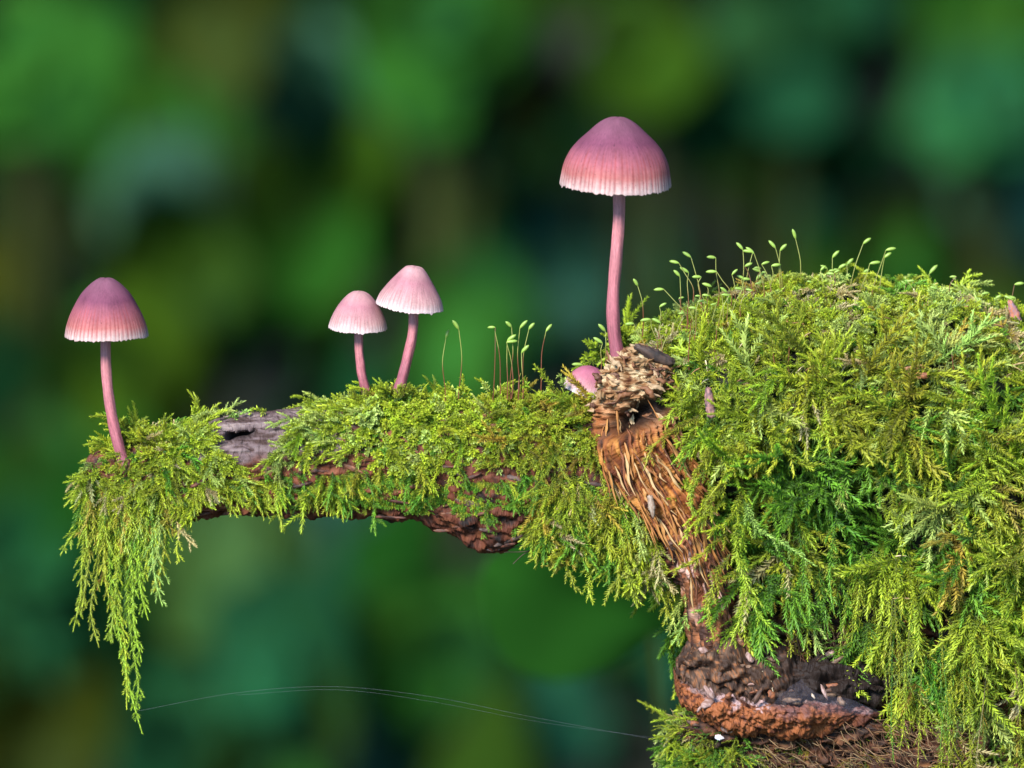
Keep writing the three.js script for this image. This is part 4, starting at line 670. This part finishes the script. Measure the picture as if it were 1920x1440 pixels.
  for (let k = 0; k < ng; k++) { const a = k / ng * Math.PI * 2, ids = []; for (let i = 0; i <= 6; i++) { const t = lerp(0.4, 0.965, i / 6), p = capPt(t, a, 4), lowr = profAt(t) - 4, q = V(Math.cos(a) * lowr, -(lerp(0.86, 0.955, i / 6)) * Hh, Math.sin(a) * lowr).multiplyScalar(U).applyQuaternion(tilt).add(top), s = V(-Math.sin(a), 0, Math.cos(a)).multiplyScalar(0.5 * U); ids.push([G.v(p.clone().add(s), gc), G.v(q.clone().add(s), gc), G.v(p.clone().sub(s), gc), G.v(q.clone().sub(s), gc)]); } for (let i = 0; i < 6; i++) { const [x0, y0, x1, y1] = ids[i], [u0, v0, u1, v1] = ids[i + 1]; G.i.push(x0, u0, y0, u0, v0, y0, x1, y1, u1, u1, y1, v1, y0, v0, y1, v0, v1, y1); } }
  part('gills', G.geo(), capMat, cap);
  // stem
  const pts = o.stem.map(([x, y]) => Q(x, y, o.z)); pts[0] = top.clone().add(V(0, -Hh * 0.35 * U, 0).applyQuaternion(tilt)); 
  const c0 = C(0.44, 0.17, 0.165), c1 = C(0.36, 0.11, 0.12), c2 = C(0.19, 0.05, 0.07);
  part('stem', tube(pts, (t, a) => (lerp(o.r * 0.93, o.r * 1.12, t) * (1 + 0.03 * Math.sin(a * 5) + 0.12 * N3(Math.cos(a) * 1.2, t * 7, o.seed)) + 2.2 * sstep(t, 0.85, 1)) * U, 90, 40, (t, a) => {
    const c = t < 0.6 ? mixC(c0, c1, t / 0.6) : mixC(c1, c2, (t - 0.6) / 0.4), s = fbm(Math.cos(a) * 4, t * 14, Math.sin(a) * 4 + o.seed, 3), sp = fbm(Math.cos(a) * 10, t * 60, Math.sin(a) * 10, 3); const ln = fbm(Math.cos(a) * 9, t * 2.5, Math.sin(a) * 9 + 4, 3); return c.multiplyScalar(1 + 0.45 * s + 0.6 * sp + 0.55 * ln);
  }), stemMat, g);
  // woolly bristles at the foot
  return g;
}
mushroom('tallest purple-pink mushroom with a wide bell cap beside the stump', { seed: 11, pal: 'pink', apex: [1157, 221], z: 60, k: 1.2, ribs: 62, r: 11.6, stem: [[1160, 340], [1160, 400], [1155, 480], [1149, 560], [1151, 622], [1164, 700]], prof: [[0, 0.3], [0.8, 8], [2.6, 17], [7, 27], [14, 37], [30, 54], [49, 74], [68, 88.5], [92, 98.5], [112, 102], [130, 104.5]], tiltZ: -0.03 });
mushroom('single rosy mushroom with a conical cap at the left tip of the branch', { seed: 22, pal: 'pink', apex: [199, 521], z: 62, k: 1, ribs: 56, r: 9.8, stem: [[197, 630], [199, 690], [206, 760], [218, 822], [236, 884]], prof: [[0, 0.3], [0.6, 7], [2, 14], [6, 21], [13, 30], [31, 47], [53, 60], [75, 70.5], [95, 77], [109, 79.5]] });
mushroom('small pale mushroom tucked under the left edge of its taller neighbour', { seed: 33, pal: 'pale', apex: [674, 546], z: 14, k: 0.8, ribs: 46, r: 8.2, stem: [[672, 612], [673, 650], [678, 700], [690, 750]], prof: [[0, 0.3], [0.6, 6], [2, 12], [9, 22.5], [25, 36], [42, 46], [58, 52.5], [70, 55.5]], tiltZ: -0.05, tiltX: 0.05 });
mushroom('pale pink mushroom with a tilted cap, taller of the middle pair', { seed: 44, pal: 'pale', apex: [778, 499], z: 50, k: 0.9, ribs: 52, r: 9, stem: [[776, 580], [774, 620], [764, 670], [746, 740]], prof: [[0, 0.3], [0.6, 8], [2.2, 15], [7, 21], [24, 35], [44, 49.5], [62, 60], [78, 65]], tiltZ: -0.13 });
mushroom('small pink cap half hidden in moss behind the foot of the tallest mushroom', { seed: 55, pal: 'young', apex: [1112, 688], z: -20, k: 0.7, ribs: 40, r: 7, stem: [[1108, 735], [1106, 752], [1106, 790]], prof: [[0, 0.3], [0.6, 6], [2.4, 13], [8, 23], [18, 32], [34, 40], [50, 43]], tiltZ: -0.3, tiltX: 0.1 });

// ------------------------------------------------------------------ loose things on the moss
function loose(name, label, category, geo, mat) { geo.computeBoundingBox(); const b = geo.boundingBox, c = V((b.min.x + b.max.x) / 2, b.min.y, (b.min.z + b.max.z) / 2); geo.translate(-c.x, -c.y, -c.z); const m = new THREE.Mesh(geo, mat); m.name = numbered(name); m.position.copy(c); m.castShadow = m.receiveShadow = true; m.userData = { label, category }; scene.add(m); return m; }
loose('bark_flake', 'narrow purplish flake of bark standing upright in moss right of the broken wood', 'bark', slab([Q(1327, 728, 165), Q(1335, 784, 168), 6, 10, 9], 2.5, 5, [C(0.10, 0.055, 0.06), C(0.40, 0.18, 0.14)], 21), chipMat);
loose('wood_chip', 'upper of two thin orange wood chips lying on the moss cushion', 'wood chip', slab([Q(1694, 692, 158), Q(1736, 686, 158), 3.4, 4.2, 2.6], 2, 1, [C(0.20, 0.06, 0.025), C(0.52, 0.24, 0.11)], 22), chipMat);
loose('wood_chip', 'lower and wider of two orange wood chips on the moss cushion', 'wood chip', slab([Q(1698, 706, 166), Q(1740, 704, 166), 5.5, 6.5, 5], 2, 2, [C(0.14, 0.04, 0.02), C(0.45, 0.17, 0.06)], 23), chipMat);
loose('bark_scrap', 'pointed orange and purple bark scrap at the right edge of the cushion top', 'bark', slab([Q(1908, 606, -60), Q(1892, 564, -60), 9, 10, 4], 4, 4, [C(0.42, 0.13, 0.05), C(0.22, 0.14, 0.17)], 24), chipMat);
loose('twig', 'thin red-brown twig standing in the dark hollow of the cushion', 'twig', tube([Q(1688, 905, 130), Q(1690, 945, 136), Q(1687, 990, 134)], (t) => 4.5 * U * (1 - 0.3 * t), 16, 8, (t) => mixC(C(0.2, 0.06, 0.025), C(0.12, 0.04, 0.02), t)), chipMat);
loose('twig', 'orange stem poking out of the moss at the right edge of the picture', 'twig', tube([Q(1880, 838, 168), Q(1902, 822, 176), Q(1930, 806, 180)], () => 4 * U, 12, 8, () => C(0.36, 0.11, 0.04)), chipMat);
loose('pale_scrap', 'whitish papery scrap on the slope left of the orange wood below the hollow', 'scrap', slab([Q(1219, 930, 178), Q(1226, 972, 176), 5, 8, 1.5], 1.5, 5, [C(0.22, 0.13, 0.08), C(0.40, 0.30, 0.22)], 25), chipMat);
loose('pale_scrap', 'small bright white scrap under the left end of the ledge', 'scrap', slab([Q(1343, 1386, 96), Q(1360, 1388, 96), 4, 6, 1.5], 1.5, 4, [C(0.5, 0.42, 0.42), C(0.85, 0.82, 0.82)], 26), chipMat);
loose('pale_scrap', 'cream fibres hanging over the ledge from the dark recess', 'scrap', mergeGeometries([slab([Q(1430, 1256, 120), Q(1434, 1286, 124), 1.6, 2.2, 0.8], 1, 1, [C(0.35, 0.24, 0.13), C(0.66, 0.55, 0.38)], 27), slab([Q(1426, 1258, 118), Q(1427, 1276, 123), 1, 1.8, 0.6], 1, 1, [C(0.35, 0.24, 0.13), C(0.66, 0.55, 0.38)], 41), slab([Q(1437, 1252, 118), Q(1441, 1280, 125), 1.2, 2, 0.6], 1, 1, [C(0.35, 0.24, 0.13), C(0.62, 0.5, 0.34)], 42), slab([Q(1442, 1262, 118), Q(1452, 1300, 128), 1.4, 2.4, 0.7], 1, 1, [C(0.35, 0.24, 0.13), C(0.66, 0.55, 0.38)], 28)]), chipMat);
loose('pale_scrap', 'cream scrap in the dark recess right of the hanging fibres', 'scrap', slab([Q(1514, 1290, 110), Q(1530, 1312, 118), 4, 4, 1.5], 1.2, 3, [C(0.4, 0.28, 0.18), C(0.66, 0.55, 0.42)], 29), chipMat);
{
  const B = new MB(), rnd = rngOf(99);
  const silk = new THREE.MeshPhysicalMaterial({ name: 'silk', color: C(0.16, 0.16, 0.18), roughness: 0.6 });
  const T = (pts, r) => tube(pts, () => r * U, 60, 5, () => C(1, 1, 1), B);
  T([Q(256, 1336, 60), Q(440, 1302, 60), Q(620, 1290, 60), Q(800, 1308, 58), Q(1010, 1350, 40), Q(1250, 1394, 0)], 0.10);
  T([Q(440, 1306, 62), Q(630, 1296, 62), Q(800, 1317, 60), Q(1000, 1355, 44), Q(1250, 1390, 2)], 0.08);
  loose('spider_thread', 'faint silk threads stretched from the hanging moss to the stump', 'spider silk', B.geo(), silk);
  const S = new MB(), film = new THREE.MeshPhysicalMaterial({ name: 'web', color: C(0.62, 0.55, 0.68), roughness: 0.6, transparent: true, opacity: 0.03, side: THREE.DoubleSide, depthWrite: false });
  const W = new MB();
  for (let i = 0; i <= 40; i++) for (let j = 0; j <= 10; j++) { const t = i / 40, s = j / 10, x = lerp(1446 + 60 * (1 - s) * (1 - s) + 14 * N3(s * 6, 2, 2), 1640, t), y = lerp(lerp(1275, 1330, Math.pow(t, 0.6)), lerp(1338, 1346, t), s) + 5 * Math.sin(t * 7 + s * 3), z = lerp(184, 160, t) + 18 * Math.sin(s * 3.1) + 6 * N3(t * 5, s * 4, 1); W.v(Q(x, y, z), C(1, 1, 1)); }
  for (let i = 0; i < 40; i++) for (let j = 0; j < 10; j++) { const q = i * 11 + j; W.i.push(q, q + 11, q + 1, q + 1, q + 11, q + 12); }
  loose('spider_web', 'thin milky web sheet draped across the ledge', 'spider web', W.geo(), film);
}

// ------------------------------------------------------------------ the wood behind, far out of focus
function broadLeaf(seed, len, wid, col, o = {}) {     // a leaf along +y, a little folded and wavy (metres)
  const f = rngOf(seed), B = new MB(), nl = 8;
  for (let i = 0; i <= nl; i++) for (let j = -2; j <= 2; j++) { const t = i / nl, w = wid * 0.5 * Math.pow(Math.sin(Math.PI * Math.pow(t * 0.97 + 0.015, 0.75)), 0.9), x = j / 2 * w; B.v(V(x, t * len, Math.abs(x) * 0.35 - 0.25 * len * t * t + 0.02 * len * Math.sin(t * 9 + j)), col.clone().multiplyScalar(j === 0 ? 1.2 : rr(0.9, 1.05, f))); }
  for (let i = 0; i < nl; i++) for (let j = 0; j < 4; j++) { const q = i * 5 + j; B.i.push(q, q + 1, q + 5, q + 1, q + 6, q + 5); }
  return B.geo();
}
function rayPoint(px, py, h) {                        // where the sight line meets a height above the floor
  const d = V((px / 960 - 1), 1 - py / 720, 0.5).unproject(camera).sub(camera.position).normalize(); const t = (h - camera.position.y) / d.y; return camera.position.clone().addScaledVector(d, t);
}
const LEVEL = 0.62;
const PC = { bright: C(0.034, 0.15, 0.016), green: C(0.02, 0.095, 0.008), yellow: C(0.05, 0.105, 0.003), teal: C(0.014, 0.10, 0.036), slate: C(0.024, 0.075, 0.052), pale: C(0.075, 0.18, 0.115), olive: C(0.075, 0.08, 0.003), brown: C(0.11, 0.045, 0.012), mauve: C(0.12, 0.075, 0.10), light: C(0.085, 0.16, 0.035) };
const sunHoles = [];
function plant(px, py, r, key, h, label, o = {}) {
  const c = rayPoint(px, py, h), dist = c.distanceTo(camera.position), R0 = r * U * dist / DIST, f = rngOf(Math.round(px * 7 + py * 13)), foot = V(c.x + rr(-0.05, 0.05, f), 0, c.z - 0.05); foot.y = groundY(foot.x, foot.z) - 0.02;
  const g = thing('undergrowth_plant', label, 'plant', foot), geos = [], n = o.n ?? Math.round(9 + r / 9), L = (o.leaf ?? 0.075);
  const stems = new MB();
  for (let k = 0; k < n; k++) {
    const a = rr(0, 6.28, f), q = Math.sqrt(f()) * R0, p = c.clone().add(V(Math.cos(a) * q, Math.sin(a) * q * 0.8, rr(-0.06, 0.06, f)));
    const lf = broadLeaf(k + px, L * rr(0.75, 1.25, f), L * rr(0.6, 0.85, f), PC[key].clone().lerp(PC[['green', 'yellow', 'teal', 'bright'][Math.floor(f() * 4)]], f() * 0.4).multiplyScalar(LEVEL * (o.k ?? 1) * rr(0.55, 1.35, f)));
    lf.translate(0, -L * 0.5, 0); lf.rotateX(rr(-1.0, -0.25, f)); lf.rotateZ(rr(-1.4, 1.4, f)); lf.translate(p.x, p.y, p.z); geos.push(lf);
    if (k % 2 === 0) tube([foot.clone(), foot.clone().lerp(p, 0.55).add(V(0, 0.03, 0)), p], (t) => 0.003 * (1 - 0.6 * t), 8, 5, () => C(0.05, 0.06, 0.015), stems);
  }
  part('foliage', mergeGeometries(geos), leafMat, g); part('stem', stems.geo(), leafMat, g);
  if (!o.shade) sunHoles.push([c, R0 + 0.03]);
  return g;
}
const far = 'in the wood behind';
plant(85, 110, 115, 'bright', 0.35, `bright green blurred plant filling the upper left corner ${far}`, { n: 34, k: 1.25 });
plant(235, 225, 60, 'green', 0.25, `dim green blurred plant right below the bright corner plant ${far}`);
plant(305, 360, 55, 'pale', 0.22, `pale grey-green blurred plant left of centre above the left mushroom ${far}`, { n: 18, k: 1.9 });
plant(600, 140, 60, 'slate', 0.3, `blue-green round blurred plant in the upper left half ${far}`, { k: 1.7 });
plant(415, 60, 40, 'olive', 0.35, `olive-yellow blurred plant near the top edge ${far}`, { n: 6, k: 0.8 });
plant(800, 50, 120, 'green', 0.36, `wide green blurred plant at the top centre ${far}`, { n: 26 });
plant(880, 150, 70, 'teal', 0.3, `blue-green blurred plant left of the brown leaves near the top ${far}`);
plant(770, 345, 65, 'light', 0.22, `light green blurred plant above the middle pair of mushrooms ${far}`, { n: 10 });
plant(620, 330, 90, 'yellow', 0.24, `yellowish green blurred plant at mid height left of centre ${far}`);
plant(1185, 100, 85, 'yellow', 0.33, `yellow-green blurred plant above the tallest mushroom ${far}`, { k: 0.75 });
plant(1310, 150, 95, 'teal', 0.3, `large blue-green blurred plant right of the tallest mushroom cap ${far}`);
plant(1490, 55, 130, 'teal', 0.34, `dark blue-green blurred plant on the top edge right of centre ${far}`, { n: 10, k: 0.55 });
plant(1830, 190, 70, 'teal', 0.3, `bright green blurred plant near the upper right corner ${far}`, { n: 18, k: 1.35 });
plant(1905, 320, 70, 'pale', 0.24, `pale blue-green blurred plant on the right edge ${far}`, { n: 18, k: 1.5 });
plant(1860, 40, 80, 'green', 0.34, `green blurred plant in the upper right corner ${far}`);
plant(1100, 430, 75, 'slate', 0.2, `slate-green blurred plant behind the stem of the tallest mushroom ${far}`, { k: 1.3 });
plant(1000, 610, 80, 'slate', 0.16, `slate-green blurred plant behind the spore stalks on the branch ${far}`, { n: 12 });
plant(60, 930, 95, 'bright', 0.2, `bright green blurred plant on the left edge beside the hanging moss ${far}`, { n: 16, k: 0.8 });
plant(80, 1030, 80, 'teal', 0.18, `blue-green blurred plant left of the hanging moss beard ${far}`);
plant(445, 1050, 75, 'light', 0.2, `light green blurred plant under the branch right of the moss beard ${far}`, { n: 16 });
plant(610, 1070, 70, 'slate', 0.18, `slate-green blurred plant under the middle of the branch ${far}`);
plant(530, 1215, 80, 'teal', 0.2, `bright green blurred plant low between beard and silk thread ${far}`, { n: 14, k: 0.8 });
plant(800, 1190, 85, 'green', 0.18, `green blurred plant low in the centre above the silk thread ${far}`, { n: 16 });
plant(660, 1395, 55, 'pale', 0.12, `pale blue-green blurred plant at the bottom edge ${far}`, { n: 10, k: 1.5 });
plant(370, 1395, 70, 'teal', 0.14, `green blurred plant at the bottom edge right of the beard tip ${far}`, { n: 14 });
plant(90, 1390, 70, 'olive', 0.12, `olive blurred plant in the lower left corner ${far}`, { n: 7, k: 0.55 });
plant(10, 1250, 60, 'teal', 0.14, `blue-green blurred plant on the left edge low down ${far}`);
plant(5, 500, 34, 'olive', 0.2, `yellowish blurred plant on the left edge level with the left cap, behind`, { n: 4, k: 0.5 });
plant(230, 740, 100, 'yellow', 0.2, `mid green blurred plant behind the stem of the left mushroom ${far}`, { n: 12, k: 0.6 });
plant(340, 500, 70, 'yellow', 0.2, `yellow-green blurred plant right of the left mushroom cap ${far}`, { k: 0.6 });
plant(1078, 105, 30, 'mauve', 0.33, `mauve and grey withered plant near the top centre ${far}`, { n: 5, k: 0.7, leaf: 0.055 });
plant(1015, 150, 40, 'brown', 0.3, `orange-brown withered plant left of the tallest mushroom cap ${far}`, { n: 7 });
plant(560, 470, 60, 'green', 0.2, `dim green blurred plant left of the middle pair of mushrooms ${far}`, { n: 8 });
plant(840, 640, 90, 'green', 0.18, `dim green blurred plant between middle pair and spore stalks ${far}`, { n: 8 });
{ // a broad leaf nearer than the rest
  const c = Q(1090, 1150, 0); c.z = -0.55; const d = V((1090 / 960 - 1), 1 - 1140 / 720, 0.5).unproject(camera).sub(camera.position).normalize(); const p = camera.position.clone().addScaledVector(d, 2.8);
  const foot = V(p.x + 0.05, 0, p.z - 0.05); foot.y = groundY(foot.x, foot.z) - 0.02; const g = thing('broad_leaf_plant', 'single broad dark green leaf out of focus below the joint of the branch', 'plant', foot);
  const lf = broadLeaf(5, 0.056, 0.040, C(0.012, 0.062, 0.005)); lf.translate(0, -0.028, 0); lf.rotateX(-0.25); lf.rotateZ(-2.0); lf.translate(p.x, p.y, p.z); part('leaf', lf, leafMat, g);
  part('stem', tube([foot, foot.clone().lerp(p, 0.5).add(V(0.03, 0, 0)), p.clone().add(V(0.018, -0.008, -0.004))], (t) => 0.002 * (1 - 0.5 * t), 20, 6, () => C(0.03, 0.05, 0.012)), leafMat, g);
}
{ // low undergrowth nobody could count
  const dap = rngOf(31); for (let k = 0; k < 46; k++) { const p = rayPoint(rr(-60, 1980, dap), rr(-40, 1480, dap), rr(0.08, 0.22, dap)); sunHoles.push([p, rr(0.02, 0.07, dap)]); }
  const variants = [C(0.006, 0.042, 0.003), C(0.004, 0.032, 0.008), C(0.014, 0.034, 0.002), C(0.022, 0.10, 0.012), C(0.016, 0.08, 0.036)].map((c, i) => broadLeaf(70 + i, 0.08, 0.055, c)), under = new THREE.Group(); under.name = 'undergrowth'; under.userData = { kind: 'stuff', label: 'dark leafy undergrowth covering the forest floor' }; scene.add(under);
  variants.forEach((g, i) => {
    const n = i > 2 ? 1500 : 5000, m = new THREE.InstancedMesh(g, leafMat, n), M = new THREE.Matrix4(), E = new THREE.Euler(); let c = 0;
    for (let k = 0; k < n; k++) {
      const z = -1.6 - Math.pow(R(), 0.8) * 11, x = rr(-2.6, 2.6) * (0.6 + -z * 0.09), cl = fbm(x * 2.2 + i, 1, z * 2.2, 3); if (cl < -0.06) continue;
      const y = groundY(x, z) + R() * (0.05 + 0.16 * Math.max(0, cl + 0.2) * 2.2);
      E.set(rr(-1.3, -0.2), rr(-3.1, 3.1), rr(-0.5, 0.5)); M.makeRotationFromEuler(E); const s = rr(0.6, 1.3); M.scale(V(s, s, s)); M.setPosition(x, y, z); m.setMatrixAt(c, M); const b = rr(0.6, 1.2); m.setColorAt(c++, C(b, b, b));
    }
    m.count = c; m.name = i ? 'leaf_mass_' + String(i).padStart(3, '0') : 'leaf_mass'; m.userData.kind = 'stuff'; m.castShadow = m.receiveShadow = true; under.add(m);
  });
}
// trees whose crowns shade the wood floor
{
  const bark = new THREE.MeshStandardMaterial({ name: 'bark', vertexColors: true, roughness: 0.9 });
  const leafG = broadLeaf(91, 0.26, 0.2, C(0.03, 0.075, 0.014));
  const trees = [[-2.3, -4.6, 'spreading broadleaf tree standing left of the view'], [2.5, -5.2, 'spreading broadleaf tree standing right of the view'], [-1.2, -13.5, 'broadleaf tree standing at the back of the wood left'], [1.9, -14.5, 'broadleaf tree standing at the back of the wood right']];
  trees.forEach(([x, z, label], ti) => {
    const g = thing('forest_tree', label, 'tree', V(x, groundY(x, z) - 0.05, z)), f = rngOf(700 + ti);
    const B = new MB(); tube([V(x, groundY(x, z) - 0.05, z), V(x + 0.05, 1.2, z), V(x - 0.04, 2.6, z + 0.1), V(x, 4.4, z + 0.1)], (t, a) => lerp(0.16, 0.05, t) * (1 + 0.08 * Math.sin(a * 5 + t * 9)), 24, 12, (t, a) => C(0.06, 0.045, 0.03).multiplyScalar(0.8 + 0.4 * Math.sin(a * 7 + t * 30) ** 2), B);
    for (let k = 0; k < 6; k++) { const a = k * 1.05 + f(), h = rr(2.3, 3.4, f), l = rr(1, 1.8, f); tube([V(x, h, z), V(x + Math.cos(a) * l * 0.5, h + 0.35, z + Math.sin(a) * l * 0.5), V(x + Math.cos(a) * l, h + 0.5, z + Math.sin(a) * l)], (t) => 0.045 * (1 - 0.8 * t), 10, 6, () => C(0.06, 0.045, 0.03), B); }
    part('trunk', B.geo(), bark, g);
    const n = 2600, m = new THREE.InstancedMesh(leafG, leafMat, n), M = new THREE.Matrix4(), E = new THREE.Euler(); let c = 0;
    for (let k = 0; k < n; k++) {
      const a = f() * 6.28, q = Math.sqrt(f()) * 2.5, y = rr(2.5, 4.4, f), px = x + Math.cos(a) * q, pz = z + Math.sin(a) * q;
      const P = V(px, y, pz); if (pz > -0.6 - 0) continue;
      let hole = false; for (const [s, r] of sunHoles) { const t = P.clone().sub(s).dot(SUN); if (t > 0 && P.clone().sub(s).addScaledVector(SUN, -t).length() < r + 0.16) { hole = true; break; } } if (hole) continue;
      E.set(rr(-2, -1, f), rr(-3.1, 3.1, f), rr(-0.5, 0.5, f)); M.makeRotationFromEuler(E); M.setPosition(px - x, y - g.position.y, pz - z); m.setMatrixAt(c, M); const b = rr(0.7, 1.2, f); m.setColorAt(c++, C(b, b, b));
    }
    m.count = c; m.name = 'crown'; m.castShadow = m.receiveShadow = true; m.userData.kind = 'stuff'; g.add(m);
  });
}
renderer.render(scene, camera);
